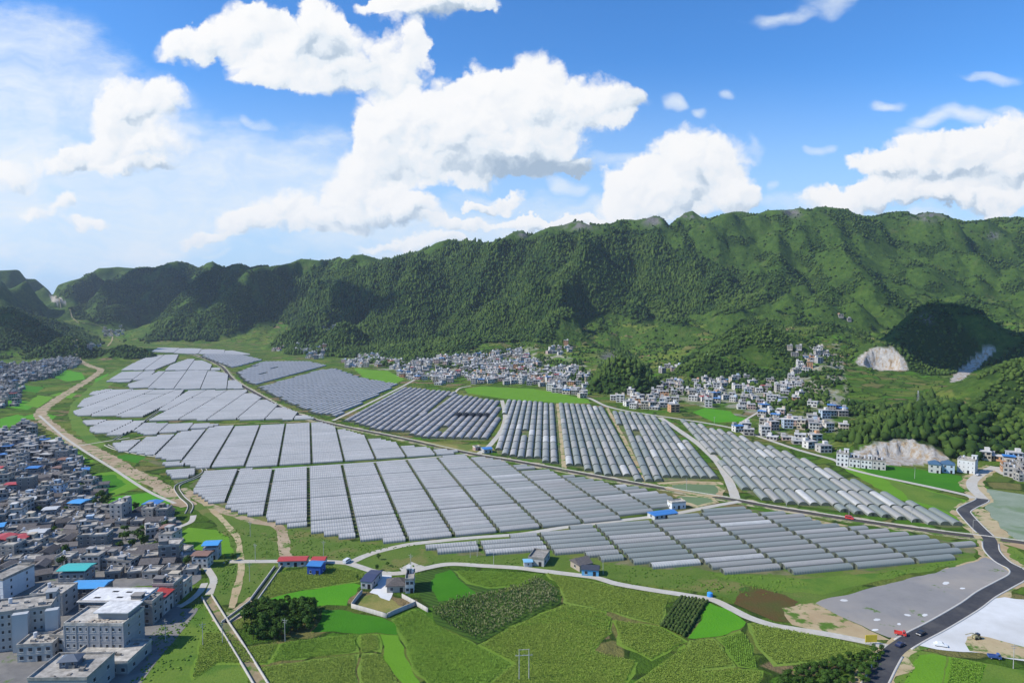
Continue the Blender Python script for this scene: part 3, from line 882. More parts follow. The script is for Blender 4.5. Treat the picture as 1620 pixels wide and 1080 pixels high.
# fields: (name, zoff, material, outline)
FIELDS = [
 ('weedy_ground', .020, WEEDS, [(310,960),(335,905),(345,830),(300,800),(330,790),(440,822),(560,856),(700,856),(820,845),(1040,815),(1140,800),(1300,830),(1550,870),(1540,880),(1400,912),(1290,955),(1235,962),(1100,935),(945,912),(860,900),(700,890),(600,905),(470,890),(440,905),(405,950)]),
 ('weedy_ground', .020, WEEDS_B, [(200,1090),(255,1000),(300,960),(325,950),(395,1075),(405,1095)]),
 ('corn_field', .030, CORN_A, [(405,947),(436,907),(515,893),(580,905),(575,918),(520,928),(470,935)]),
 ('rice_field', .034, RICE, [(424,946),(470,936),(560,921),(573,925),(547,957),(468,957)]),
 ('rice_field', .034, RICE_D, [(512,963),(555,965),(613,981),(636,992),(628,1002),(566,1000),(495,1000)]),
 ('corn_field', .038, CORN_C, [(320,1000),(365,1000),(392,1024),(445,1016),(424,1050),(340,1050),(300,1078)]),
 ('corn_field', .040, CORN_B, [(444,1016),(566,1002),(565,1031),(425,1048)]),
 ('corn_field', .040, CORN_C, [(568,1002),(600,1003),(602,1030),(568,1032)]),
 ('corn_field', .040, CORN_A, [(408,1056),(565,1034),(567,1095),(430,1095)]),
 ('corn_field', .040, CORN_A, [(569,1034),(602,1033),(622,1060),(640,1095),(569,1095)]),
 ('rice_field', .034, RICE_L, [(602,1003),(631,1003),(642,1040),(672,1095),(650,1095),(607,1038)]),
 ('corn_field', .042, CORN_B, [(617,979),(657,962),(683,979),(694,990),(756,1020),(812,1050),(760,1095),(690,1095),(652,1060),(636,1010)]),
 ('corn_field', .036, CORN_C, [(756,1020),(802,993),(893,955),(960,968),(968,1000),(940,1030),(1010,1047),(985,1095),(760,1095),(812,1050)]),
 ('sorghum_field', .044, CORN_D, [(680,966),(727,945),(800,935),(850,914),(884,933),(888,953),(802,992),(756,1018),(693,987)]),
 ('bean_field', .030, CORN_D, [(660,940),(655,912),(680,903),(700,900),(790,904),(850,912),(790,930),(727,943),(682,962)]),
 ('bean_field', .034, RICE_D, [(682,930),(686,908),(715,902),(738,925),(752,938),(725,948),(696,950)]),
 ('corn_field', .036, CORN_B, [(718,903),(790,903),(860,908),(840,925),(770,930),(740,922)]),
 ('corn_field', .030, CORN_A, [(862,906),(930,918),(1000,933),(1062,944),(1045,990),(960,967),(893,953),(884,930)]),
 ('corn_field', .036, CORN_B, [(893,956),(950,970),(972,978),(966,1000),(900,985),(850,990),(810,992)]),
 ('corn_field', .037, CORN_C, [(970,980),(1045,991),(1088,1015),(1030,1045),(980,1020)]),
 ('sorghum_field', .046, simple('dark_leaves', (.03, .055, .012), .9, .3, 1.0), [(1045,989),(1077,945),(1121,951),(1085,1008)]),
 ('rice_field', .040, RICE, [(1087,1009),(1122,953),(1150,963),(1181,983),(1175,997),(1130,1008)]),
 ('corn_field', .038, CORN_A, [(1090,1012),(1132,1010),(1165,1055),(1110,1060),(1085,1040)]),
 ('corn_field', .038, CORN_B, [(1134,1009),(1176,998),(1192,1022),(1200,1060),(1168,1055)]),
 ('corn_field', .034, CORN_A, [(1183,984),(1260,998),(1330,1012),(1385,1030),(1370,1040),(1225,1052),(1196,1024)]),
 ('corn_field', .036, CORN_C, [(1040,1050),(1085,1020),(1110,1062),(1160,1058),(1210,1062),(1200,1095),(985,1095)]),
 ('rice_field', .036, RICE_L, [(1452,1034),(1500,1038),(1490,1095),(1430,1095)]),
 ('corn_field', .038, RICE_L, [(1504,1038),(1560,1050),(1548,1095),(1492,1095)]),
 ('corn_field', .030, WEEDS_B, [(1415,1095),(1432,1040),(1445,1028),(1640,1062),(1640,1095)]),
 ('rice_field', .030, RICE, [(165,805),(178,785),(245,778),(262,790),(250,805),(220,818),(180,818)]),
 ('rice_field', .030, RICE_L, [(130,752),(205,742),(225,770),(180,783),(130,768)]),
 ('rice_field', .034, RICE_D, [(128,755),(180,750),(200,765),(170,780),(132,772)]),
 ('rice_field', .030, RICE_L, [(275,850),(300,835),(340,838),(365,850),(372,880),(330,882),(318,870),(282,862)]),
 ('rice_field', .030, WEEDS_B, [(110,935),(150,932),(240,926),(312,925),(300,945),(280,955),(215,945),(150,945)]),
 ('rice_field', .030, RICE, [(80,595),(105,585),(130,590),(135,600),(105,603)]), ('rice_field', .030, RICE, [(0,662),(30,655),(42,662),(15,675),(0,678)]),
 ('rice_field', .030, RICE_L, [(38,640),(60,625),(85,628),(60,645)]), ('rice_field', .030, RICE_D, [(55,700),(100,690),(112,702),(60,706)]),
 ('rice_field', .030, RICE_L, [(35,712),(112,708),(150,730),(100,738),(60,722)]), ('rice_field', .030, RICE, [(128,645),(150,622),(150,600),(172,590),(170,606),(140,634)]),
 ('rice_field', .030, WEEDS_B, [(112,640),(150,605),(185,585),(240,565),(240,580),(190,600),(150,625),(128,660),(150,690),(170,705),(150,712),(115,680),(108,655)]),
 ('rice_field', .030, RICE_L, [(560,583),(600,580),(640,600),(625,607),(575,597)]),
 ('rice_field', .030, RICE_L, [(735,615),(760,611),(850,615),(930,632),(935,638),(880,637),(800,631),(740,622)]),
 ('rice_field', .030, RICE, [(1095,652),(1115,645),(1200,656),(1185,666),(1165,667),(1130,668)]),
 ('weedy_ground', .028, DRYGRASS, [(1205,665),(1235,655),(1260,668),(1225,678)]),
 ('rice_field', .030, RICE_L, [(1322,728),(1400,756),(1525,790),(1540,800),(1520,825),(1480,806),(1420,790),(1340,745)]),
 ('rice_field', .030, RICE_D, [(1338,730),(1400,735),(1520,752),(1525,778),(1430,762),(1380,750)]),
 ('rice_field', .032, WEEDS_B, [(1400,757),(1520,790),(1532,800),(1518,822),(1490,805),(1440,790)]),
 ('netting_field', .050, NETTING, [(1555,772),(1640,785),(1640,862),(1610,855),(1585,835),(1560,805)]),
 ('sandy_ground', .046, SANDY, [(1550,800),(1562,808),(1590,840),(1640,866),(1640,876),(1570,855),(1540,822)]),
 ('rice_field', .046, WEEDS_B, [(1574,863),(1606,866),(1640,890),(1640,915),(1618,905),(1590,885)]),
 ('red_weed_patch', .044, REDWEED, [(1168,932),(1190,928),(1240,940),(1262,950),(1250,985),(1225,982),(1160,955)]),
 ('weedy_ground', .042, WEEDS_B, [(1120,905),(1260,915),(1400,905),(1540,880),(1545,888),(1420,912),(1300,940),(1240,935),(1180,925)]),
 ('sandy_ground', .048, SANDY, [(1236,962),(1290,952),(1400,925),(1480,905),(1555,880),(1565,884),(1460,912),(1345,982),(1410,1011),(1370,1014),(1300,998),(1250,988)]),
 ('gravel_lot', .058, GRAVEL, [(1288,953),(1345,938),(1397,926),(1459,909),(1511,897),(1558,882),(1578,888),(1598,904),(1595,912),(1548,938),(1520,962),(1484,985),(1432,1008),(1407,1007),(1381,997),(1345,981)]),
 *[('pale_stain', .058, WHITE, [(u - r, v), (u - r * .4, v - r * .32), (u + r * .7, v - r * .25), (u + r, v + r * .1), (u + r * .2, v + r * .38), (u - r * .6, v + r * .3)]) for u, v, r in ((1337,950,6),(1387,980,6),(1386,996,5),(1436,972,5),(1464,972,5),(1494,922,6),(1520,930,4),(1420,985,4))],
 ('white_yard', .058, WHITE, [(1560,948),(1590,945),(1640,950),(1640,1050),(1560,1034),(1484,1028),(1452,1020),(1442,1012),(1484,990),(1520,968)]),
 ('sandy_ground', .074, SANDY, [(1524,1018),(1532,1008),(1545,1005),(1600,1018),(1640,1030),(1640,1046),(1580,1038),(1535,1030)]),
 ('pond', .050, POND, [(1062,767),(1085,765),(1132,767),(1137,778),(1132,783),(1108,781),(1066,773)]),
 ('pond', .050, POND, [(1072,784),(1119,788),(1130,793),(1104,799),(1086,793)]),
 ('sandy_ground', .040, SANDY, [(1040,764),(1085,760),(1140,762),(1150,772),(1142,786),(1108,785),(1055,774)]),
 ('sandy_ground', .040, SANDY, [(1064,782),(1125,786),(1140,794),(1104,803),(1080,795)]),
 ('sandy_ground', .040, DRYGRASS, [(640,692),(700,702),(770,703),(790,715),(760,716),(700,708)]),
 ('sandy_ground', .040, SANDY, [(1285,820),(1345,832),(1325,836),(1275,826)]),
 ('farm_yard', .060, WHITE, [(596,905),(618,904),(620,938),(612,950),(585,936),(600,925)]),
 ('farm_yard', .060, CONC, [(632,900),(652,889),(674,897),(655,903),(640,908)]),
 ('dry_garden', .050, DRYGRASS, [(567,957),(580,940),(600,938),(640,962),(612,970)]),
 ('town_ground', .016, DARKC, [(-200,690),(60,700),(128,725),(150,765),(165,800),(180,820),(270,803),(285,830),(262,850),(275,862),(322,890),(318,915),(300,928),(240,925),(140,935),(110,945),(215,948),(290,955),(270,985),(245,1020),(200,1090),(-200,1095)]),
]
for i_, (nm, zo, mt, px) in enumerate(FIELDS):
    sheet(nm, px, zo + i_ * .0007, mt)
rng_f = random.Random(3)
# low bright terraced plots in the gently rising land left of the river track
for k, (u, v, du, dv) in enumerate([(20,640,40,8),(60,660,30,7),(30,690,36,8),(40,615,30,6),(100,625,22,5),(95,740,40,10),(200,725,30,7),(225,755,30,8),(255,790,24,8)]):
    sheet('rice_field', [(u - du, v), (u, v - dv), (u + du, v - dv * .4), (u + du * .6, v + dv)], .024 + k * .0005, rng_f.choice([RICE_L, RICE, WEEDS_B, RICE_D]))

MAIN_N = 6
MAIN = world_line([(298,558),(345,576),(368,600),(415,628),(452,648),(509,667),(633,693),(737,716),(820,730.5),(904,746),(1023,768),(1158,790),(1220,801.5),(1345,821.5),(1485,841.5),(1555,850),(1620,858.5),(1720,872)])
strip('road_verge', MAIN, 14, .064, VERGE, .35, rag=.3)
strip('main_road', MAIN, 5.4, .085, OLDROAD, .05)
strip('drain_wall', offset_line(MAIN, 3.6), .7, .05, WALLC, 0, z1=.45)
BLACK = world_line([(1372,1100),(1385,1080),(1403,1046),(1417,1027),(1447,1008),(1485,988),(1534,959),(1560,940),(1589,924),(1611,911),(1608,900),(1586,888),(1569,870),(1565,852),(1547,834),(1527,812),(1526,806),(1538,799),(1554,791),(1550,784),(1539,772),(1539,760),(1556,747),(1575,738)])
cut = int(len(BLACK) * .80)
strip('asphalt_road', BLACK[:cut], 6.4, .125, ASPHALT)
strip('village_road', BLACK[cut - 1:], 6.8, .120, CONC)
LANE_END = flat(1404, 1023)
for sgn in (1, -1):
    run = []
    for p in offset_line(BLACK[:cut], sgn * 3.65) + [None]:
        clear = p is not None and min((p - q).length for q in MAIN) > 5.5 and (p - LANE_END).length > 7
        if clear: run.append(p)
        else:
            if len(run) > 2: strip('pavement', run, .75, .03, KERB, z1=.22)
            run = []
strip('road_verge', BLACK, 13.5, .095, SANDY, .5, rag=.3)
ROADS = [
 ('farm_lane', [(355,888),(450,887.5),(500,887.5),(545,890),(568,896),(590,903),(615,907),(645,905),(675,898),(711,892),(763,894.5),(820,898),(852,902),(911,909),(945,914),(976,923),(1033,933),(1098,943),(1129,949),(1158,963),(1184,976),(1220,988),(1252,994),(1309,1003),(1366,1014),(1410,1024)], 4.4, .110, CONC, .08),
 ('farm_lane', [(530,889),(555,888.5),(575,880),(602,871),(644,861.5),(685,856.5),(750,850),(820,845),(886,835),(956,826),(1033,817),(1080,810),(1124,801),(1170,793)], 4.6, .106, CONC, .08),
 ('farm_lane', [(327,745),(420,742),(520,736),(640,727),(740,718)], 3.0, .100, CONC, .1),
 ('farm_lane', [(240,672.5),(330,671.5),(420,669),(505,667)], 2.4, .100, SANDY, .2),
 ('farm_lane', [(181,703),(230,690),(300,682),(350,675)], 2.6, .098, SANDY, .2),
 ('farm_lane', [(130,661),(180,664),(230,666)], 2.0, .098, SANDY, .2),
 ('village_road', [(885,618),(930,629),(956,641),(987,649),(1044,658),(1111,668),(1163,678),(1200,690),(1252,708),(1286,718),(1322,728),(1337,739),(1381,751),(1433,762),(1485,773),(1529,783),(1540,788)], 5.0, .102, CONC, .06),
 ('farm_lane', [(1044,660),(1072,679),(1106,703),(1134,729),(1150,754),(1160,777),(1163,788)], 6.5, .100, CONC, .12),
 ('farm_lane', [(882,638),(888,690),(893,743)], 4.0, .100, SANDY, .12),
 ('farm_lane', [(960,644),(990,700),(1022,766)], 3.6, .100, SANDY, .12),
 ('farm_lane', [(794,633),(799,658),(794,679),(776,703),(758,717)], 5.0, .100, CONC, .12),
 ('farm_lane', [(527,665),(587,636),(633,613),(662,598),(690,590)], 4.2, .100, CONC, .12),
 ('farm_lane', [(719,622),(727,614),(745,610)], 3.5, .100, CONC, .1),
 ('river_track', [(119,566),(140,578),(158,584),(153,592),(130,607),(99,626),(73,644),(64,657),(86,677),(117,698),(145,711),(176,727),(207,745),(232,757),(262,775),(300,800)], 12.5, .080, DIRT, .5),
 ('footpath', [(62,657),(95,686),(130,711),(180,742),(233,776),(277,796)], 2.6, .100, CONC, .1),
 ('footpath', [(26,708),(70,711.5),(117,706),(160,699),(205,692)], 2.6, .102, CONC, .1),
 ('footpath', [(306,815),(302,825),(282,834),(271,841),(272,852),(298,867),(319,888),(337,914),(335,928),(331,940)], 3.4, .104, CONC, .1),
 ('earth_track', [(318,790),(345,815),(363,834),(376,852),(380,878),(381,904),(371,945),(366,962)], 3.2, .090, SANDY, .5),
 ('earth_track', [(290,772),(330,798),(400,824),(434,830),(447,841),(450,865),(452,886)], 6.0, .088, DIRT, .4),
 ('footpath', [(283,960),(300,950),(316,936),(324,922)], 3.0, .100, CONC, .1),
 ('town_street', [(195,1090),(228,1045),(258,1012),(280,985),(298,962)], 9.0, .080, DARKC, .1),
 ('rubble_strip', [(350,985),(372,972),(395,955),(408,945)], 9.0, .082, DIRT, .4),
 ('village_road', [(1180,690),(1170,672),(1220,640),(1250,620),(1265,590),(1290,560),(1262,545)], 3.2, .35, CONC, .1),
 ('village_road', [(1575,738),(1590,750),(1640,765)], 6.0, .098, CONC, .1),
 ('hill_road', [(170,548),(178,530),(165,520),(120,508),(95,480),(88,468)], 4.5, .9, SANDY, .5),
]
for (nm, px, wd, zo, mt, wb) in ROADS:
    L_ = world_line(px, 6, zo > .3)
    strip(nm, L_, wd, zo, mt, wb, rag=.35 if mt in (DIRT, SANDY, VERGE) else .06)

def canal(px, width, wallw, hgt, bed=BED, n=5):
    L_ = world_line(px, n)
    strip('canal_bed', L_, width, .115, bed)
    for sgn in (1, -1):
        w_ = strip('canal_wall', offset_line(L_, sgn * (width / 2 + wallw / 2)), wallw, .02, WALLC, z1=hgt)


canal([(327,944),(350,982),(372,1016),(396,1055),(420,1095)], 3.6, .55, .9)
canal([(402,950),(412,936),(428,914),(440,897)], 2.8, .5, 1.0, DITCH)
canal([(356,985),(378,969),(400,952)], 2.4, .5, .8)
canal([(181,696),(205,681),(228,667),(244,655),(262,643),(276,634),(292,622)], 2.4, .45, .5, DITCH)
canal([(168,704),(187,711.5),(233,720),(285,726),(311,735),(324,745),(311,755),(281,768),(286,784),(301,799),(297,812)], 2.6, .5, .6, DITCH)
canal([(200,612),(222,603),(240,594),(262,588),(285,578),(292,572)], 2.4, .45, .5, DITCH)

# ---------------------------------------------------------------- greenhouses
FILM, _g, _b = new_mat('greenhouse_film')
def film_mat(name, per_island, stops):
    m, gg, b = new_mat(name)
    uv = gg.n('ShaderNodeUVMap'); uv.uv_map = 'UVMap'
    sx = gg.n('ShaderNodeSeparateXYZ'); gg.put(sx.inputs[0], uv.outputs[0])
    r = gg.n('ShaderNodeNewGeometry').outputs['Random Per Island'] if per_island else gg.n('ShaderNodeObjectInfo').outputs['Random']
    p = pos_node(gg)
    c = gg.ramp(r, stops)
    # far down the valley the film is newer and whiter
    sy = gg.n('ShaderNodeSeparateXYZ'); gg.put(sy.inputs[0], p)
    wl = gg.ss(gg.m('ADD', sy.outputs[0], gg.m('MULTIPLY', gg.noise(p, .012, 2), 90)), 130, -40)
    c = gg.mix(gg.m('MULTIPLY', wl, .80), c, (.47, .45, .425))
    c = gg.mix(gg.mr(gg.noise(p, .45, 4, .7), .42, .72, 0, .4), c, (.22, .235, .22))
    c = gg.mix(gg.mr(gg.noise(p, .028, 4, .7), .42, .68, 0, .38), c, (.26, .255, .235))
    hoop = gg.m('SINE', gg.m('MULTIPLY', sx.outputs[0], 6.2832))
    c = gg.mix(gg.m('MULTIPLY', gg.ss(hoop, .55, .95), .28), c, (.20, .21, .21))
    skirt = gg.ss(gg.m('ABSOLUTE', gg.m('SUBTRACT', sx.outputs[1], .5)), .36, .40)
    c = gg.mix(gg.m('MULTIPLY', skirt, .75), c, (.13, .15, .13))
    gg.put(b.inputs['Base Color'], c if not name.endswith('brown') else gg.mix(.45, c, gg.ramp(r, stops)))
    b.inputs['Roughness'].default_value = .5; b.inputs['Specular IOR Level'].default_value = .22
    bn = gg.n('ShaderNodeBump'); bn.inputs['Strength'].default_value = .35; bn.inputs['Distance'].default_value = .15
    gg.put(bn.inputs['Height'], gg.m('ADD', hoop, gg.m('MULTIPLY', gg.noise(p, .7, 3), 2))); gg.put(b.inputs['Normal'], bn.outputs[0])
    return m


FS = [(0, (.175, .20, .178)), (.3, (.21, .232, .205)), (.55, (.255, .262, .235)), (.8, (.30, .285, .255)), (.93, (.35, .335, .305)), (.972, (.50, .49, .46)), (1, (.54, .53, .50))]
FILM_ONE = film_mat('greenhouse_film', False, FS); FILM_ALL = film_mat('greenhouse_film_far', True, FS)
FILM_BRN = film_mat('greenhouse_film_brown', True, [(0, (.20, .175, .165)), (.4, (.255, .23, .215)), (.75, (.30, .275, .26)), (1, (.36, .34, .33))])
ENDW = simple('end_net', (.10, .115, .085), .9, .3, 1.5)
DOORM = simple('dark_door', (.03, .035, .03), .8, .3)
NSEG = 8


def arch(w, h):
    return [(-w / 2 * math.cos(math.pi * i / NSEG), h * (math.sin(math.pi * i / NSEG) ** .72)) for i in range(NSEG + 1)]


def tunnel_mesh(L, w, h):
    A = arch(w, h)
    V_ = [(-L / 2, y, z) for y, z in A] + [(L / 2, y, z) for y, z in A]
    n = NSEG + 1
    F_ = [(i, i + 1, n + i + 1, n + i) for i in range(NSEG)]
    uv = []
    for i in range(NSEG):
        for (a, k) in ((0, i), (0, i + 1), (1, i + 1), (1, i)): uv.append((a * L / 1.4, k / NSEG))
    return np.array(V_, float), np.array(F_)[:, ::-1], np.array(uv, float).reshape(-1, 4, 2)[:, ::-1]


BLOCKS = [ # name, axis through two photo points, pitch, width, length, gap, height, outline
 ('the front block', (1013,893),(1108,885), 6.9, 5.3, 32.5, 2.6, 2.2, [(662,866),(800,852),(911,836),(971,830),(1033,825),(1083,814),(1132,808),(1163,802),(1200,807),(1265,817),(1290,828),(1379,838),(1423,845),(1449,849),(1490,853),(1521,857),(1540,864),(1545,874),(1493,886),(1433,893),(1376,904),(1340,899),(1260,910),(1200,908),(1142,906),(1108,900),(1055,900),(1013,896),(966,892),(930,880),(920,872),(878,876),(850,868),(830,876),(760,879),(700,876)]),
 ('the broad near field', (327,747),(740,720), 6.9, 6.4, 23.6, 2.2, 2.0, [(330,748),(500,740),(740,722),(815,736),(875,750),(945,765),(1000,774),(1078,793),(1040,806),(985,817),(925,826),(870,832),(820,837),(750,844),(680,849),(620,856),(550,850),(480,837),(434,823),(350,800),(298,768)]),
 ('the field beyond the cross lane', (327,747),(740,720), 6.9, 6.5, 23.6, 1.9, 2.0, [(187,702),(345,677),(505,671),(560,689),(640,708),(735,716),(640,724),(325,741),(298,733),(240,719),(196,713)]),
 ('the strip beside the ditch', (327,747),(740,720), 6.9, 6.5, 25, 1.2, 2.3, [(222,683),(230,671),(345,672.5),(325,677),(236,689)]),
 ('the far field right of the ditch', (247,668),(500,660), 7.2, 6.9, 30, 1.2, 2.4, [(247,665),(265,647),(298,625),(304,619),(383,619),(420,638),(470,658),(498,664)]),
 ('the far field left of the ditch', (247,668),(500,660), 7.2, 6.9, 30, 1.2, 2.4, [(128,652),(140,635),(155,621),(170,618),(285,618.5),(276,627),(253,643),(225,661),(130,657)]),
 ('the low white strip by the river', (247,668),(500,660), 7.2, 6.9, 30, 1.2, 2.4, [(134,666),(222,668),(203,682),(178,693),(155,683)]),
 ('the white corner by the canal bend', (327,747),(740,720), 6.9, 6.5, 25, 1.2, 2.3, [(220,724),(290,734),(292,740),(255,738)]),
 ('the white corner by the canal bend', (327,747),(740,720), 6.9, 6.5, 25, 1.2, 2.3, [(262,746),(306,743),(308,752),(276,764)]),
 ('the far strip below the gap', (247,630),(420,622), 7.4, 7.1, 36, 1.2, 2.4, [(211,609),(232,602),(255,589),(330,587.5),(350,592),(374,610),(379,615.5),(300,616),(214,614)]),
 ('the far strip below the gap', (247,630),(420,622), 7.4, 7.1, 36, 1.2, 2.4, [(178,604),(195,590),(240,588.5),(228,598),(205,606)]),
 ('the far strip at the valley head', (247,630),(420,622), 7.6, 7.3, 40, 1.5, 2.4, [(199,586),(225,572),(245,563),(278,562),(270,573),(240,586)]),
 ('the far strip at the valley head', (247,630),(420,622), 7.6, 7.3, 40, 1.5, 2.4, [(268,586),(278,578),(300,568),(315,572),(340,584),(343,586.5)]),
 ('the far strip at the valley head', (247,630),(420,622), 7.6, 7.3, 60, 1.5, 2.4, [(245,556.5),(252,550.5),(300,552),(360,555),(400,562),(300,560)]),
 ('the terraced block at the valley head', (380,588),(470,571), 8.0, 7.2, 34, 1.5, 2.4, [(321,564),(330,559),(365,558),(412,570),(366,583)]),
 ('the long block beyond the straight road', (400,611),(514,580), 8.0, 7.0, 34, 1.5, 2.4, [(378,590),(415,573),(484,572),(513,579),(405,610),(392,605)]),
 ('the striped block beyond the straight road', (449,634),(568,600), 8.0, 6.8, 30, 1.5, 2.4, [(412,614),(509,586),(530,584),(568,599),(626,609),(530,660),(500,654),(460,638)]),
 ('the block between the lanes', (545,666),(641,613), 8.2, 6.6, 28, 1.8, 2.5, [(547,667),(641,614),(719,622),(627,683),(597,681),(568,671)]),
 ('the block with black netting', (631,682),(714,623), 8.2, 6.6, 28, 1.8, 2.5, [(632,683),(716,624),(786,636),(789,656),(783,674),(768,697),(685,695),(659,690)]),
 ('the narrow arched block', (882,640),(893,741), 7.0, 5.9, 29, 2.2, 2.45, [(803,634),(879,639),(889,736),(850,730),(786,718),(798,650)]),
 ('the middle arched block', (882,640),(893,741), 7.0, 5.9, 29, 2.2, 2.45, [(885,639),(953,644),(963,660),(1016,763),(945,750),(919,740),(897,738)]),
 ('the wide arched block', (1330,791),(1361,814), 7.0, 5.9, 29, 2.2, 2.45, [(970,652),(1036,658),(1072,687),(1138,758),(1026,762),(1018,746),(995,706)]),
 ('the block below the village', (1330,791),(1361,814), 7.0, 5.8, 31, 2.2, 2.4, [(1074,663),(1158,687),(1200,702),(1270,727),(1301,740),(1335,755),(1376,771),(1423,792),(1475,808),(1522,834),(1493,834),(1433,822),(1343,810),(1244,796),(1207,790),(1173,776),(1150,750),(1140,728),(1106,697),(1086,671)]),
]
EXTRA = {'the broad near field': 5, 'the field beyond the cross lane': 6.5, 'the strip beside the ditch': 6, 'the far field right of the ditch': 8, 'the far field left of the ditch': 8, 'the low white strip by the river': 7, 'the far strip below the gap': 9, 'the far strip at the valley head': 10, 'the terraced block at the valley head': 6, 'the long block beyond the straight road': 6, 'the striped block beyond the straight road': 6, 'the block between the lanes': 4, 'the block with black netting': 4, 'the front block': 2, 'the arched block by the pumps': 3, 'the middle arched block': 3, 'the wide arched block': 3, 'the block below the village': 3}


def grow(poly, e):
    """outline moved outwards by e metres"""
    n = len(poly)
    ar = sum(poly[i].x * poly[(i + 1) % n].y - poly[(i + 1) % n].x * poly[i].y for i in range(n))
    s = 1 if ar > 0 else -1
    out = []
    for i in range(n):
        a, b, c = poly[i - 1], poly[i], poly[(i + 1) % n]
        t1, t2 = (b - a).normalized(), (c - b).normalized()
        m = Vector((t1.y + t2.y, -t1.x - t2.x, 0)) * s
        m = m.normalized() if m.length > .3 else Vector((t1.y, -t1.x, 0)) * s
        out.append(b + m * e)
    return out


TUN = []
for (bn, a, b2, pitch, wd, L, gap, hh, px) in BLOCKS:
    poly = grow([flat(u, v) for u, v in px], EXTRA.get(bn, 2.0))
    A = (flat(*b2) - flat(*a)); A.z = 0; A.normalize(); N = Vector((-A.y, A.x, 0))
    if N.y < 0 or (abs(N.y) < .3 and N.x < 0): N = -N
    o = poly[0].copy()
    s_ = [(p - o).dot(A) for p in poly]; t_ = [(p - o).dot(N) for p in poly]
    PP = [(q, r) for q, r in zip(s_, t_)]
    j0, j1 = int(min(t_) / pitch) - 1, int(max(t_) / pitch) + 1
    k0, k1 = int(min(s_) / (L + gap)) - 1, int(max(s_) / (L + gap)) + 1
    for j in range(j0, j1 + 1):
        t = (j + .5) * pitch + (math.floor(j / 7) * 1.7 if abs(A.x) > abs(A.y) and bn not in ('the front block',) else 0)
        for k in range(k0, k1 + 1):
            ss_ = np.linspace(k * (L + gap), k * (L + gap) + L, 25)
            ins = in_poly(PP, ss_, np.full(25, t)) & in_poly(PP, ss_, np.full(25, t - wd * .4)) & in_poly(PP, ss_, np.full(25, t + wd * .4))
            if ins.sum() < 8: continue
            w_ = np.nonzero(ins)[0]
            lo, hi = ss_[w_[0]], ss_[w_[-1]]
            if hi - lo < L * .3: continue
            ln = round((hi - lo) * 2) / 2
            c = o + A * ((lo + hi) / 2) + N * t
            if rng_f.random() < .006: continue
            kk, jj = (k, j) if abs(A.x) > abs(A.y) else (j, k)
            TUN.append((c.length, c.x, c.y, math.atan2(A.y, A.x), ln, wd, hh, bn, kk, jj))
    sheet('greenhouse_plot', px, .026, GHGROUND, rag=.8)
TUN.sort(key=lambda q: q[0])
N_ONE = 300
ORD = ['first','second','third','fourth','fifth','sixth','seventh','eighth','ninth','tenth','eleventh','twelfth','thirteenth','fourteenth','fifteenth','sixteenth','seventeenth','eighteenth','nineteenth','twentieth']
TENS = {20:'twenty',30:'thirty',40:'forty',50:'fifty',60:'sixty',70:'seventy',80:'eighty',90:'ninety'}
def ordw(n):
    if n <= 20: return ORD[n - 1]
    if n % 10 == 0: return TENS[n][:-1] + 'ieth'
    return TENS[n // 10 * 10] + '-' + ORD[n % 10 - 1]


ones, rest = TUN[:N_ONE], TUN[N_ONE:]
cols = {}
for t in TUN: cols.setdefault(t[7], {}).setdefault(t[8], []).append(t)
place = {}
for bn, d in cols.items():
    for i, k in enumerate(sorted(d, key=lambda k: np.mean([q[1] / q[2] for q in d[k]]))):
        for r, t in enumerate(sorted(d[k], key=lambda q: q[2])): place[id(t)] = (i + 1, r + 1)
# blocks whose tunnels run away from the camera count rows along their short rank instead
MC, EC = {}, {}
END_TONE = ['grey', 'pale grey']
for t in ones:
    (dist, x, y, ang, ln, wd, hh, bn, k, j) = t
    key = (ln, wd, hh)
    if key not in MC:
        V_, F_, uv = tunnel_mesh(ln, wd, hh)
        MC[key] = np_mesh('film_cover', V_, F_, FILM_ONE, uv=uv, smooth=True)
    if (wd, hh) not in EC:
        Ar = arch(wd * .985, hh * .985)
        mb = MB()
        mb.add([(0, y_, z_) for y_, z_ in Ar] + [(.12, y_, z_) for y_, z_ in Ar], [tuple(range(NSEG + 1)), tuple(range(NSEG + 1, 2 * NSEG + 2))[::-1]] + [(i, NSEG + 1 + i, NSEG + 2 + i, i + 1) for i in range(NSEG)])
        dm = MB(); dm.box(-.08, .2, -.7, .7, .05, 1.8)
        EC[(wd, hh)] = (mb.mesh('end_wall', ENDW), dm.mesh('door', DOORM))
    root = empty('greenhouse_tunnel', (x, y, .03), ang)
    i, r = place[id(t)]
    tag(root, f'film greenhouse tunnel, {ordw(r)} from the front in rank {0 or ordw(i)} from the left, {bn}', 'greenhouse', 'greenhouse tunnels on the valley floor')
    root['label'] = f'greenhouse tunnel, {ordw(r)} from front in {ordw(i)} rank from left, {bn}'
    link('film_cover', MC[key], root)
    e1 = link('end_wall', EC[(wd, hh)][0], root); e1.location = (-ln / 2 - .02, 0, 0)
    e2 = link('end_wall', EC[(wd, hh)][0], root); e2.location = (ln / 2 - .10, 0, 0)
    if dist < 480:
        for e in (e1, e2): link('door', EC[(wd, hh)][1], e)
VV_, FF_, UU_, MI_ = [], [], [], []
off = 0
for (dist, x, y, ang, ln, wd, hh, bn, k, j) in rest:
    V_, F_, uv = tunnel_mesh(ln, wd, hh)
    ca, sa = math.cos(ang), math.sin(ang)
    VV_.append(np.c_[V_[:, 0] * ca - V_[:, 1] * sa + x, V_[:, 0] * sa + V_[:, 1] * ca + y, V_[:, 2] + .03])
    FF_.append(F_ + off); UU_.append(uv); off += len(V_)
VE, FE = [], []
offe = off
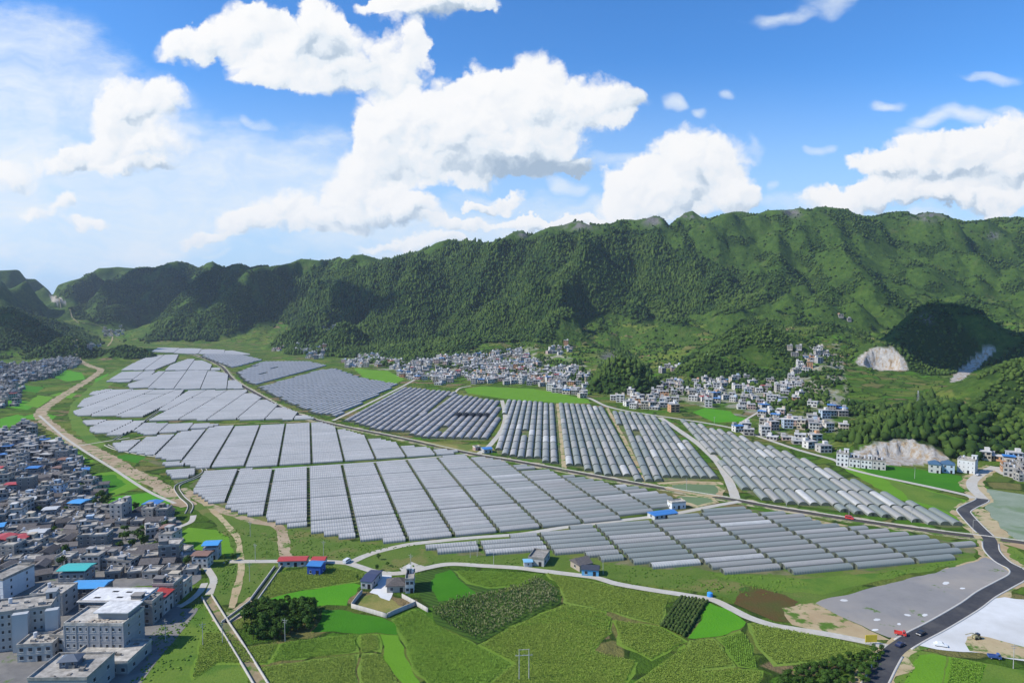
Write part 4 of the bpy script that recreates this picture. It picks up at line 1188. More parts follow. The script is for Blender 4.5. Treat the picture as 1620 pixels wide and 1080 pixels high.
for (dist, x, y, ang, ln, wd, hh, bn, k, j) in rest:
    Ar = arch(wd, hh)
    for s_ in (-1, 1):
        ca, sa = math.cos(ang), math.sin(ang)
        VE += [(s_ * (ln / 2 - .05) * ca - y_ * sa + x, s_ * (ln / 2 - .05) * sa + y_ * ca + y, z_ + .03) for y_, z_ in Ar]
        FE.append(np.arange(NSEG + 1)[None] + offe); offe += NSEG + 1
Vall = np.concatenate(VV_ + [np.array(VE)]); Fq = np.concatenate(FF_); Fe = np.concatenate(FE)
uvall = np.concatenate([np.concatenate(UU_).reshape(-1, 2), np.zeros((Fe.size, 2))])
far_gh = link('greenhouse_tunnels', np_mesh('greenhouse_tunnels', Vall, [Fq, Fe], [FILM_ALL, ENDW, FILM_BRN], uv=uvall, mi=np.r_[np.repeat([2 if t[7] in ('the block between the lanes', 'the block with black netting') else 0 for t in rest], NSEG), np.ones(len(Fe))]))
tag(far_gh, 'far ranks of white film greenhouse tunnels filling the valley floor', 'greenhouses', kind='stuff')
print('tunnels', len(TUN))

# ---------------------------------------------------------------- houses
TINT = simple('painted_wall', (1, 1, 1), .85, .13, .5, tint=True, streak=True)
ROOFC = simple('roof_concrete', (.34, .315, .275), .9, .5, .4, rnd=.3)
ROOFD = simple('roof_screed', (.25, .24, .225), .9, .35, .4, rnd=.3)
TILE = simple('roof_tile', (.125, .112, .105), .9, .35, 1.5, rnd=.25, bump=.4)
TIN = simple('roof_tin', (1, 1, 1), .5, .12, .5, .4, tint=True)
GLASS = simple('window_glass', (.030, .036, .045), .25, .3, .8, .5)
FRAME = simple('window_frame', (.50, .50, .48), .7, .1)
DARKO = simple('dark_opening', (.022, .022, .024), .9, .2)
TANK = simple('tank_steel', (.55, .56, .58), .4, .15, 2, .5)
STEEL = simple('grey_steel', (.30, .30, .31), .5, .15)
TIMBER = simple('pole_concrete', (.40, .385, .36), .85, .15, 1)

GREYS = {'grey': (.295, .272, .245), 'pale grey': (.40, .375, .345), 'white': (.58, .555, .51), 'dark grey': (.21, .195, .178), 'beige': (.50, .43, .33), 'orange': (.52, .27, .13), 'pink': (.50, .36, .31), 'yellow': (.60, .47, .16), 'pale blue': (.38, .46, .54)}
TINS = {'blue': (.05, .19, .46), 'bright blue': (.07, .30, .60), 'teal': (.06, .42, .38), 'red': (.42, .055, .05), 'white': (.50, .50, .48), 'rusty': (.24, .13, .085)}


def win_mesh(w, h):
    mb = MB()
    mb.box(-w / 2, w / 2, -.05, .06, 0, h, 1)
    mb.box(-w / 2 + .1, w / 2 - .1, -.09, -.03, .1, h - .1, 0)
    mb.box(-w / 2 - .08, w / 2 + .08, -.16, .02, -.12, 0, 1)
    return mb.mesh('window', [GLASS, FRAME])


WIN = {k: win_mesh(*k) for k in ((1.5, 1.5), (2.2, 1.7), (1.0, 1.3), (.7, .9))}
_dm = MB(); _dm.box(-.7, .7, -.06, .05, 0, 2.3); DOOR = _dm.mesh('door', DARKO)
_dm = MB(); _dm.box(-1.5, 1.5, -.06, .05, 0, 2.6); GATE = _dm.mesh('door', DARKO)
_dm = MB(); _dm.cyl(0, 0, .6, 2.0, .65, n=10); _dm.box(-.5, .5, -.5, .5, 0, .62); TANKM = _dm.mesh('water_tank', TANK)


def put_windows(root, w, d, floors, fh, wk, nf, sides=True, back=False, skip=()):
    me = WIN[wk]
    for f in range(floors):
        z = f * fh + .95
        for i in range(nf):
            x = -w / 2 + w * (i + .5) / nf
            if f == 0 and i in skip: continue
            o = link('window', me, root); o.location = (x, -d / 2, z)
        if sides:
            for sx in (-1, 1):
                for j in range(2 if d > 8 else 1):
                    y = -d / 2 + d * (j + .5) / (2 if d > 8 else 1)
                    o = link('window', me, root); o.location = (sx * w / 2, y, z); o.rotation_euler = (0, 0, sx * math.pi / 2)


def hip_roof(mb, w, d, z, rise, ov=.5, m=0, gable=False):
    w2, d2 = w / 2 + ov, d / 2 + ov
    rl = w2 if gable else max(.4, w2 - d2 * .9)
    vs = [(-w2, -d2, z), (w2, -d2, z), (w2, d2, z), (-w2, d2, z), (-rl, 0, z + rise), (rl, 0, z + rise), (-w2, -d2, z - .18), (w2, -d2, z - .18), (w2, d2, z - .18), (-w2, d2, z - .18)]
    mb.add(vs, [(0, 1, 5, 4), (2, 3, 4, 5), (1, 2, 5), (3, 0, 4), (9, 8, 7, 6), (0, 6, 7, 1), (1, 7, 8, 2), (2, 8, 9, 3), (3, 9, 6, 0)], m)


def flat_roof(mb, w, d, z, par=.9, t=.25, m=0, m2=1):
    mb.box(-w / 2 + .18, w / 2 - .18, -d / 2 + .18, d / 2 - .18, z + .002, z + .14, m)
    for (x0, x1, y0, y1) in ((-w / 2 - .12, w / 2 + .12, -d / 2 - .12, -d / 2 + .17), (-w / 2 - .12, w / 2 + .12, d / 2 - .17, d / 2 + .12), (-w / 2 - .12, -w / 2 + .17, -d / 2 + .17, d / 2 - .17), (w / 2 - .17, w / 2 + .12, -d / 2 + .17, d / 2 - .17)):
        mb.box(x0, x1, y0, y1, z - .22, z + par, m2)


def house(root, w, d, floors, fh=3.1, roof='flat', wall=(.4, .4, .4), tin=(1, 1, 1), wk=(1.5, 1.5), nf=None, tower=True, tank=True, bands=True, pil=False, rng=random, door='door', sides=True, skip_win=()):
    """parts of a house under its Empty"""
    h = floors * fh
    nf = nf or max(2, int(w / 3.0))
    mb = MB(); mb.box(-w / 2, w / 2, -d / 2, d / 2, -3.0, h)
    if bands:
        for f in range(1, floors): mb.box(-w / 2 - .10, w / 2 + .10, -d / 2 - .10, d / 2 + .10, f * fh - .16, f * fh + .06)
    if pil:
        for i in range(pil + 1):
            x = -w / 2 + w * i / pil
            mb.box(x - .22, x + .22, -d / 2 - .16, -d / 2 + .1, 0, h - .3)
    o = mb.build('wall', TINT, root); o.color = (*wall, 1)
    put_windows(root, w, d, floors, fh, wk, nf, sides, skip=(nf // 2,) if door else ())
    if door:
        dd = link('door', GATE if door == 'gate' else DOOR, root); dd.location = (-w / 2 + w * (nf // 2 + .5) / nf, -d / 2, 0)
    if roof == 'flat':
        rb = MB(); flat_roof(rb, w, d, h)
        r_ = rb.build('roof', [ROOFC, ROOFC], root)
        if tower:
            tw, td = min(3.4, w * .4), min(4, d * .45)
            tx, ty = rng.choice((-1, 1)) * (w / 2 - tw / 2 - .25), d / 2 - td / 2 - .25
            tb = MB(); tb.box(tx - tw / 2, tx + tw / 2, ty - td / 2, ty + td / 2, h + .14, h + 2.7)
            tb.box(tx - tw / 2 - .25, tx + tw / 2 + .25, ty - td / 2 - .25, ty + td / 2 + .25, h + 2.702, h + 2.9)
            t_ = tb.build('stair_tower', TINT, root); t_.color = (*[q * .95 for q in wall], 1)
            db = MB(); db.box(tx - .5, tx + .5, ty - td / 2 - .05, ty - td / 2 + .05, h + .15, h + 2.2); db.build('door', DARKO, t_)
        if tank:
            k = link('water_tank', TANKM, root); k.location = (-w / 4 if not tower or tx > 0 else w / 4, d / 5, h + .14)
    elif roof == 'tin':
        rb = MB(); hip_roof(rb, w, d, h + 1.5, .7, .6, 0, True)
        r_ = rb.build('roof', TIN, root); r_.color = (*tin, 1)
        pb = MB()
        for sx in (-1, 1):
            for sy in (-1, 1): pb.box(sx * (w / 2 - .2) - .08, sx * (w / 2 - .2) + .08, sy * (d / 2 - .2) - .08, sy * (d / 2 - .2) + .08, h, h + 1.5)
        pb.box(-w / 2 + .1, w / 2 - .1, -d / 2 + .1, d / 2 - .1, h + .002, h + .1)
        pb.build('roof_frame', STEEL, root)
    elif roof == 'shed':
        rb = MB(); hip_roof(rb, w, d, h, .8, .4, 0, True)
        r_ = rb.build('roof', TIN, root); r_.color = (*tin, 1)
    else:
        rb = MB(); hip_roof(rb, w, d, h, d * .28, .6, 0, roof == 'gable')
        r_ = rb.build('roof', TILE if roof in ('tile', 'gable') else TIN, root); r_.color = (*tin, 1)
    return root


def face(pl, pr, d, z=0.0):
    """centre, angle and width of a building from the feet of its front wall in the photo"""
    a, b = flat(*pl, z), flat(*pr, z)
    t = b - a; w = t.length; t.normalize()
    c = (a + b) / 2 + Vector((-t.y, t.x, 0)) * d / 2
    return Vector((c.x, c.y, z)), math.atan2(t.y, t.x), w


def bld(name, label, cat, pl, pr, d, floors, group=None, **k):
    c, a, w = face(pl, pr, d)
    r = empty(name, c, a); tag(r, label, cat, group)
    return house(r, w, d, floors, **k), w


def bld_at(name, label, cat, x, y, rz, w, d, floors, group=None, **k):
    r = empty(name, (x, y, 0), rz); tag(r, label, cat, group)
    return house(r, w, d, floors, **k)


G_ = GREYS
BUSY = []      # ground taken by hand-placed buildings
clinic, cw = bld('concrete_building', 'grey four-storey concrete building with white pillars and a white rooftop slab', 'building', (103,1040),(196,1041), 14, 4, fh=3.1, wall=(.33, .33, .33), wk=(1.0, 1.3), nf=9, tower=False, tank=False, pil=5)
pb = MB(); pb.box(-1, 10.2, -2.5, 5.5, 12.55, 15.2); p_ = pb.build('rooftop_room', TINT, clinic); p_.color = (.30, .30, .29, 1)
pb = MB(); pb.box(-2.2, 11, -3.6, 6.4, 15.202, 15.6); pb.build('rooftop_slab', simple('white_slab', (.58, .57, .55), .9, .3, .5), clinic)
pb = MB()
for i in range(26):
    x, y = rng_f.uniform(-9, 9), rng_f.uniform(-6, -3.2)
    pb.box(x - .6, x + .6, y - .4, y + .4, 12.53, 12.6 + rng_f.random() * .4)
pb.build('building_rubble', simple('rubble', (.42, .36, .29), .95, .3, 1), clinic)
apt, _ = bld('apartment_block', 'pale grey apartment block with stepped front, small dark windows and tan roof', 'building', (-20,1034),(82,1019), 13, 5, fh=2.9, wall=(.38, .38, .37), wk=(1.0, 1.3), nf=10, tank=True)
pb = MB(); pb.box(-1.5, 3.5, -9.2, -6.502, -.5, 14.4); pb.box(9, 13.2, -9.2, -6.502, -.5, 14.4); q_ = pb.build('stair_bay', TINT, apt); q_.color = (.45, .46, .46, 1)
bld_at('flat_roofed_block', 'large flat concrete roof with a dark glass skylight at the bottom of town', 'building', -148, 223.5, .02, 19, 16, 2, fh=4.0, wall=(.33, .33, .33), tower=False, tank=True)
sk = bld_at('roof_kiosk', 'dark glazed kiosk standing on the large flat concrete roof', 'kiosk', -149, 224.5, .15, 5.5, 4.5, 1, fh=2.4, wall=(.12, .14, .17), roof='hip', tin=(.10, .12, .15), wk=(1.0, 1.3), door=None, sides=False)
sk.location.z = 8.16
bld_at('podium_building', 'single-storey podium with bare concrete roof in front of the pillared building', 'building', -146, 241, .0, 22, 16, 1, fh=4.0, wall=(.30, .30, .29), tower=False, tank=False)
bld_at('low_house', 'two-storey house with pale flat roof beside the bare podium', 'house', -174, 246, .12, 12, 9, 2, fh=3.0, wall=(.42, .41, .38), tower=False)
bld('annex', 'narrow pale annex against the left end of the pillared building', 'building', (80,1034),(102,1036), 11, 2, fh=3.4, wall=(.48, .48, .47), tower=False, tank=False)
hall = bld_at('unfinished_hall', 'unfinished three-storey hall with a bright white roof slab and open holes', 'building', -162, 275, -.02, 25, 13, 3, fh=3.3, wall=(.26, .255, .25), tower=False, tank=False, wk=(2.2, 1.7))
pb = MB(); pb.box(-13, 13, -7, 7, 10.1, 10.45); pb.build('roof_slab', simple('white_roof', (.62, .61, .59), .9, .25, .3), hall)
pb = MB()
for (x, y) in ((-3, 3), (3, 2.5), (8, 2), (2, -2.5), (-7, -3)): pb.box(x - 1.3, x + 1.3, y - .7, y + .7, 10.44, 10.47)
pb.build('roof_opening', DARKO, hall)
bld_at('white_block', 'white plastered block with two small windows at the edge of town', 'building', -226, 301, -.12, 9, 17, 3, fh=3.1, wall=(.60, .61, .62), tower=False, tank=False, wk=(1.0, 1.3), nf=2)
bld_at('tan_roofed_block', 'low block with plain tan flat roof behind the apartment block', 'building', -194, 283, .05, 13, 11, 3, fh=3.0, wall=(.34, .34, .33), tower=False)
bld_at('blue_tin_shed', 'open shed with wide light blue tin roof above the white hall', 'shed', -187, 296, .06, 15, 9, 2, fh=3.0, wall=(.17, .16, .16), roof='shed', tin=TINS['bright blue'], door=None, sides=False)
bld_at('teal_tin_house', 'town house under a large teal tin roof', 'house', -203, 312, .05, 12, 8.5, 2, fh=3.0, wall=(.25, .25, .25), roof='tin', tin=TINS['teal'])
for i, ((x, y), fl, rf, col, lb) in enumerate([((-150, 274), 3, 'flat', 'grey', 'grey three-storey terrace house at the near end of the shaded street'), ((-150, 282.6), 2, 'tin', 'pale grey', 'terrace house with red tin canopy on the shaded street'), ((-150, 291.2), 3, 'flat', 'dark grey', 'dark three-storey terrace house mid-way along the shaded street'),
                                 ((-150, 299.8), 2, 'flat', 'beige', 'beige two-storey terrace house near the far end of the shaded street')]):
    bld_at('terrace_house', lb, 'house', x, y, math.pi / 2, 8.4, 9, fl, group='terrace houses on the shaded street', wall=G_[col], roof=rf, tin=TINS['red'], rng=rng_f)
bld('blue_roofed_house', 'lone two-storey house with blue roof standing in fields by the canal', 'house', (321,886),(344,885), 7, 2, wall=(.40, .40, .41), roof='tin', tin=TINS['bright blue'])
bld('red_roofed_shed', 'long roadside shed with dark red roof', 'shed', (440,897),(484,896), 6, 1, fh=3.2, wall=(.45, .44, .42), roof='shed', tin=TINS['red'])
bld('red_roofed_shed', 'short red-roofed shed behind the blue house', 'shed', (493,895),(513,895), 5, 1, fh=3.0, wall=(.45, .44, .42), roof='shed', tin=TINS['red'])
bld('blue_house', 'small deep blue roadside house with blue roof', 'house', (486,909),(507,910), 6.5, 1, fh=4.6, wall=(.03, .09, .36), roof='shed', tin=TINS['blue'], wk=(1.0, 1.3))
c_ = flat(588, 922); bld_at('dark_blue_shed', 'long shed with dark slate-blue roof at the farm compound', 'shed', c_.x, c_.y, -.18, 5.2, 13, 1, fh=3.6, wall=(.42, .42, .42), roof='shed', tin=(.045, .055, .105))
c_ = flat(628, 931); bld_at('tiled_farmhouse', 'old farmhouse with brown hipped tile roof in the walled compound', 'house', c_.x, c_.y, .12, 8.6, 8, 1, fh=3.2, wall=(.40, .36, .31), roof='tile')
c_ = flat(649, 930); bld_at('white_farmhouse', 'narrow white two-storey house beside the brown tiled farmhouse', 'house', c_.x, c_.y, .1, 3.8, 11, 2, fh=3.0, wall=(.58, .56, .53), nf=2)
c_ = flat(853, 888); bld_at('white_roofed_house', 'roadside house with rough white flat roof beside the front greenhouses', 'house', c_.x, c_.y, -.3, 8, 12, 1, fh=3.6, wall=(.44, .42, .39), tower=False, tank=False)
c_ = flat(835, 894); bld_at('light_blue_kiosk', 'small kiosk with pale blue roof next to the white-roofed roadside house', 'shed', c_.x, c_.y, .1, 4, 4, 1, fh=2.6, wall=(.5, .5, .5), roof='shed', tin=(.22, .45, .62), wk=(.7, .9), nf=1, door=None)
c_ = flat(919, 898); bld_at('old_gabled_house', 'old brown gabled house below the front greenhouses', 'house', c_.x, c_.y, .5, 7, 8, 1, fh=3.4, wall=(.36, .30, .23), roof='gable')
c_ = flat(934, 907); bld_at('blue_doored_house', 'house with dark roof and bright blue front by the lane', 'house', c_.x, c_.y, -.15, 8, 6, 1, fh=3.2, wall=(.12, .36, .58), roof='shed', tin=(.05, .055, .07))
bld('white_pump_house', 'white box building beside the small pond', 'building', (1063,806),(1085,804), 6, 1, fh=4, wall=(.64, .65, .66), tower=False, tank=False, wk=(1.0, 1.3))
bld('long_blue_roof', 'long low building with vivid blue roof between the two greenhouse fields', 'building', (1036,823),(1072,818), 8, 1, fh=2.9, wall=(.45, .45, .45), roof='shed', tin=TINS['blue'])
bld('blue_roofed_shed', 'blue-roofed shed at the road beside the arched greenhouses', 'shed', (766,717),(779,716), 9, 1, fh=3.6, wall=(.4, .4, .4), roof='shed', tin=TINS['blue'])
bld('red_kiosk', 'little reddish kiosk left of the blue-roofed shed', 'shed', (752,713),(760,712), 5, 1, fh=3.0, wall=(.45, .30, .26), tower=False, tank=False, nf=2, wk=(1.0, 1.3))
for i, (a, b, fl) in enumerate([((1323,736),(1342,738),3), ((1343,738),(1361,740),2), ((1362,740),(1379,742),2), ((1380,742),(1401,744),2)]):
    bld('row_house', ['leftmost and tallest white row house before the quarry', 'second white row house from the left before the quarry', 'third white row house from the left before the quarry', 'rightmost row house before the quarry with a brown ground floor'][i], 'house', a, b, 10, fl, group='white row houses before the quarry', fh=3.3, wall=[(.62, .62, .60), (.58, .58, .56), (.60, .60, .58), (.50, .46, .42)][i], wk=(1.5, 1.5), nf=3, rng=rng_f)
bld('hip_roofed_villa', 'villa with slate-blue hipped roof and white columns, nearer the quarry', 'house', (1469,747),(1488,749), 9, 2, group='blue-roofed villas by the quarry', fh=3.4, wall=(.50, .49, .46), roof='hip', tin=(.06, .12, .19), wk=(1.5, 1.5))
bld('hip_roofed_villa', 'pale blue villa with slate-blue hipped roof, nearer the white blank-walled block', 'house', (1490,747),(1510,749), 9, 2, group='blue-roofed villas by the quarry', fh=3.4, wall=(.42, .52, .60), roof='hip', tin=(.06, .12, .19), wk=(1.5, 1.5))
bld('blank_walled_block', 'large white block with a blank side wall by the village road', 'building', (1514,746),(1542,750), 12, 3, fh=3.3, wall=(.60, .60, .58), nf=4, wk=(.7, .9))
bld('tower_hut', 'little white hut at the foot of the telecom tower', 'hut', (1438,700),(1446,700), 4, 1, fh=2.8, wall=(.62, .62, .6), tower=False, tank=False, nf=1, wk=(.7, .9), door=None)
_h = [o for o in bpy.data.objects if o.name.startswith('tower_hut')][0]
_p = ground(1441, 641); _h.location = _p
for o in bpy.data.objects:
    if o.type == 'EMPTY' and o.parent is None and o.get('category') in ('house', 'building', 'shed'): BUSY.append((o.location.x, o.location.y))

for o in list(bpy.data.objects):
    if o.parent is None and o.name.split('.')[0] in ('apartment_block', 'flat_roofed_block', 'podium_building', 'tan_roofed_block', 'terrace_house', 'low_house', 'blank_walled_block'):
        wl_ = [c for c in o.children if c.name.startswith('wall')][0]
        bb_ = np.array([c[:] for c in wl_.bound_box]); x0, y0, _z = bb_.min(0); x1, y1, z1 = bb_.max(0)
        cb = MB()
        for i in range(9):
            x, y = rng_f.uniform(x0 + 1.2, x1 - 1.2), rng_f.uniform(y0 + 1.2, y1 - 1.2); s1, s2 = rng_f.uniform(.3, 1.3), rng_f.uniform(.3, .9)
            cb.box(x - s1, x + s1, y - s2, y + s2, z1 + .141, z1 + .2 + rng_f.uniform(.1, 1.1))
        cb.build('rooftop_clutter', simple('roof_junk', (.30, .27, .23), .9, .4, 1, rnd=.3) if 'roof_junk' not in bpy.data.materials else bpy.data.materials['roof_junk'], o)['kind'] = 'stuff'
# prototypes, then rows of copies
PROTO = []
SPEC = [('flat-roofed', dict(w=8.5, d=9.5, floors=3, roof='flat', wk=(1.5, 1.5))), ('flat-roofed', dict(w=9.5, d=9, floors=2, roof='flat', wk=(2.2, 1.7))), ('flat-roofed', dict(w=10.5, d=10, floors=3, roof='flat', wk=(2.2, 1.7), tank=False)),
        ('tin-roofed', dict(w=9, d=9, floors=2, roof='tin', wk=(1.5, 1.5))), ('tile-roofed', dict(w=10, d=7.5, floors=1, fh=3.6, roof='gable', wk=(1.0, 1.3))), ('flat-roofed', dict(w=8, d=8, floors=1, fh=3.4, roof='flat', wk=(1.5, 1.5), tower=False)),
        ('flat-roofed', dict(w=8, d=11, floors=4, roof='flat', wk=(1.5, 1.5)))]
for (rl, sp) in SPEC:
    r = empty('village_house'); house(r, rng=rng_f, **sp); PROTO.append((r, rl, sp))
ALLK = kids_of([o for o in bpy.data.objects])

REGIONS = [  # name, outline in the photo, spacing across / away, turn, share kept, colours, weights of prototypes, tin share
 ('the old town', [(-60,688),(60,703),(128,728),(130,742),(165,770),(150,800),(182,816),(268,806),(284,832),(262,858),(300,872),(322,892),(314,918),(240,921),(150,921),(125,902),(84,900),(70,921),(-60,921)], 8.6, 9.6, .06, .9, 'town', [2,3,.5,1.6,5,7,.3]),
 ('the upper left village', [(-60,576),(30,580),(118,565),(128,576),(80,599),(35,606),(28,642),(-60,652)], 12, 15, .1, .8, 'town', [3,3,2,1,1,2,1]),
 ('the left roadside row', [(-40,690),(0,688),(45,677),(62,690),(22,703),(-40,708)], 11, 12, .3, .95, 'town', [3,3,2,0,0,1,1]),
 ('the track hamlet', [(100,562),(130,545),(162,548),(135,563)], 16, 30, .1, .7, 'village', [2,2,2,0,1,1,0]),
 ('the valley head hamlet', [(160,520),(190,514),(198,530),(166,536)], 22, 40, .1, .7, 'village', [2,2,2,0,1,1,0]),
 ('the middle village', [(543,573),(590,562),(612,568),(650,574),(700,567),(760,562),(830,553),(842,565),(860,585),(905,580),(932,597),(926,630),(880,622),(845,611),(800,608),(745,607),(735,600),(700,610),(670,605),(640,598),(610,583),(590,580),(548,583)], 13, 17, -.15, .55, 'village', [2.5,5,2,.3,.8,2,.3]),
 ('the right village', [(962,635),(1000,618),(1040,608),(1075,598),(1120,602),(1200,606),(1230,598),(1262,603),(1282,640),(1320,643),(1342,656),(1335,680),(1290,690),(1335,702),(1310,716),(1250,702),(1180,690),(1150,678),(1205,670),(1205,654),(1190,650),(1115,643),(1092,650),(1060,655),(1000,646)], 13.5, 17, -.2, .40, 'village', [2.5,5,2,.3,.8,2,.2]),
 ('the climbing hamlet', [(1240,555),(1262,545),(1275,565),(1298,548),(1310,560),(1285,585),(1264,605),(1240,602),(1268,580)], 15, 22, -.2, .8, 'village', [3,3,3,0,0,1,1]),
 ('the slope hamlet', [(1318,502),(1345,490),(1374,500),(1352,517),(1330,514)], 17, 30, -.2, .8, 'village', [3,3,2,0,0,1,1]),
 ('the terrace hamlet', [(862,553),(900,543),(906,560),(870,563)], 15, 26, 0, .7, 'village', [3,3,2,0,0,1,1]),
 ('the wooded hamlet', [(498,520),(535,511),(542,524),(505,529)], 20, 40, 0, .8, 'village', [3,3,2,0,0,1,1]),
 ('the field edge hamlet', [(425,556),(455,542),(520,548),(519,569),(480,567),(465,555)], 15, 30, 0, .55, 'village', [3,3,2,0,0,1,1]),
 ('the hill foot hamlet', [(1085,600),(1130,589),(1185,600),(1150,613),(1100,609)], 17, 24, 0, .5, 'village', [3,3,2,0,1,1,1]),
 ('the upper terraces', [(1040,585),(1075,575),(1100,590),(1060,602)], 20, 30, 0, .5, 'village', [1,2,1,0,2,1,0]),
 ('the right edge village', [(1546,747),(1552,724),(1600,714),(1660,708),(1660,762),(1600,768),(1592,752)], 12, 14, -.3, .9, 'village', [.6,5,.5,.6,1.2,4,0]),
]
CAND = []
for (rn, poly, sx, sy, turn, share, pal, wts) in REGIONS:
    pts = [ground(min(max(u, -200), 1800), v) for u, v in poly]
    cx, cy = sum(p.x for p in pts) / len(pts), sum(p.y for p in pts) / len(pts)
    rad = max((p.x - cx) ** 2 + (p.y - cy) ** 2 for p in pts) ** .5
    c, s = math.cos(turn), math.sin(turn)
    nj, ni = int(rad / sy) + 1, int(rad / sx) + 1
    lat = []
    for j in range(-nj, nj + 1):
        for i in range(-ni, ni + 1):
            lx, ly = i * sx + rng_f.uniform(-.12, .12) * sx + (j % 2) * sx * .3, j * sy + rng_f.uniform(-.12, .12) * sy
            lat.append((cx + lx * c - ly * s, cy + lx * s + ly * c, j))
    lat = np.array(lat); zz = hz(lat[:, 0], lat[:, 1])
    uu, vv = project(lat[:, 0], lat[:, 1], zz)
    ok = in_poly(poly, uu, vv)
    for q in np.nonzero(ok)[0]:
        x, y, z, u, v, j = float(lat[q, 0]), float(lat[q, 1]), float(zz[q]), uu[q], vv[q], int(lat[q, 2])
        if rng_f.random() > share: continue
        if any((x - bx) ** 2 + (y - by) ** 2 < 110 for bx, by in BUSY): continue
        if 186 < u < 236 and 838 < v < 868: continue
        CAND.append((y, x, z, rn, j, turn, pal, wts))
CAND.sort(key=lambda q: q[0])
NH = 300 - sum(1 for o in bpy.data.objects if o.parent is None and o.get('category') == 'house')
PICK, FAR = CAND[:NH], CAND[NH:]


def choose(pal):
    if pal == 'town':
        wn_ = rng_f.choices(['grey', 'dark grey', 'pale grey', 'white', 'beige', 'pale blue'], [5, 6, 3, 1.0, 1, .5])[0]
        tn = rng_f.choices(['blue', 'bright blue', 'teal', 'red', 'white', 'rusty'], [2, 1.5, .8, .8, 3, 5])[0]
    else:
        wn_ = rng_f.choices(['grey', 'pale grey', 'white', 'beige', 'orange', 'pink', 'yellow', 'pale blue'], [2.4, 4, 8, 3.5, .6, 1.6, .25, .5])[0]
        tn = rng_f.choices(['blue', 'red', 'bright blue', 'white'], [3, 1.5, 1, 1])[0]
    return wn_, tn


rows = {}
used = set()
for q in PICK: rows.setdefault((q[3], q[4]), []).append(q)
rank = {}
for (rn, j), L_ in rows.items():
    js = sorted(jj for (r2, jj) in rows if r2 == rn)
    for i, q in enumerate(sorted(L_, key=lambda q: q[1] / q[0])): rank[id(q)] = (i + 1, js.index(j) + 1)
STO = {1: 'one-storey', 2: 'two-storey', 3: 'three-storey', 4: 'four-storey'}
for q in PICK:
    (y, x, z, rn, j, turn, pal, wts) = q
    k = rng_f.choices(range(len(PROTO)), wts)[0]
    r0, rl, sp = PROTO[k]
    if k in used:
        objs = copy_tree(r0, ALLK)
    else:
        used.add(k); objs = [r0] + [c for c in ALLK.get(r0.name, ())] + [g2 for c in ALLK.get(r0.name, ()) for g2 in ALLK.get(c.name, ())]
    wn_, tn = choose(pal)
    r = objs[0]
    r.location = (x, y, z); r.rotation_euler = (0, 0, turn + rng_f.uniform(-.2, .2) + (rng_f.choice([0, 0, .3, math.pi / 2]) if pal == 'town' else rng_f.choice([0, 0, .35, -.3])))
    s = rng_f.uniform(.82, 1.08) * (.88 if pal == 'town' else .95)
    r.scale = (s * rng_f.uniform(.92, 1.08), s * rng_f.uniform(.9, 1.08), s * rng_f.uniform(.88, 1.06))
    for o in objs[1:]:
        st = o.name.split('.')[0]
        vcol = rng_f.uniform(.85, 1.15)
        if st in ('wall', 'stair_tower'): o.color = (*[min(.8, t * vcol) for t in GREYS[wn_]], 1)
        elif st == 'roof' and sp['roof'] == 'tin': o.color = (*TINS[tn], 1)
    i, jr = rank[id(q)]
    roofw = f'{tn}-roofed'.replace('bright blue', 'bright-blue') if sp['roof'] == 'tin' else rl
    tag(r, f'{wn_} {STO[sp["floors"]]} {roofw} house, {ordw(i)} from left, {ordw(jr)} row of {rn}', 'house', 'houses of the town and villages')
for k, (r0, rl, sp) in enumerate(PROTO):
    if k not in used:
        for o in [g2 for c in ALLK.get(r0.name, ()) for g2 in ALLK.get(c.name, ())] + list(ALLK.get(r0.name, ())) + [r0]: bpy.data.objects.remove(o)


def isl_mat(name, stops, rough=.85):
    m, gg, b = new_mat(name)
    c = gg.ramp(gg.n('ShaderNodeNewGeometry').outputs['Random Per Island'], stops, 'CONSTANT')
    c = gg.mix(gg.mr(gg.noise(pos_node(gg), .5, 4, .6), .4, .7, 0, .3), c, (.2, .19, .18))
    gg.put(b.inputs['Base Color'], c); b.inputs['Roughness'].default_value = rough
    return m


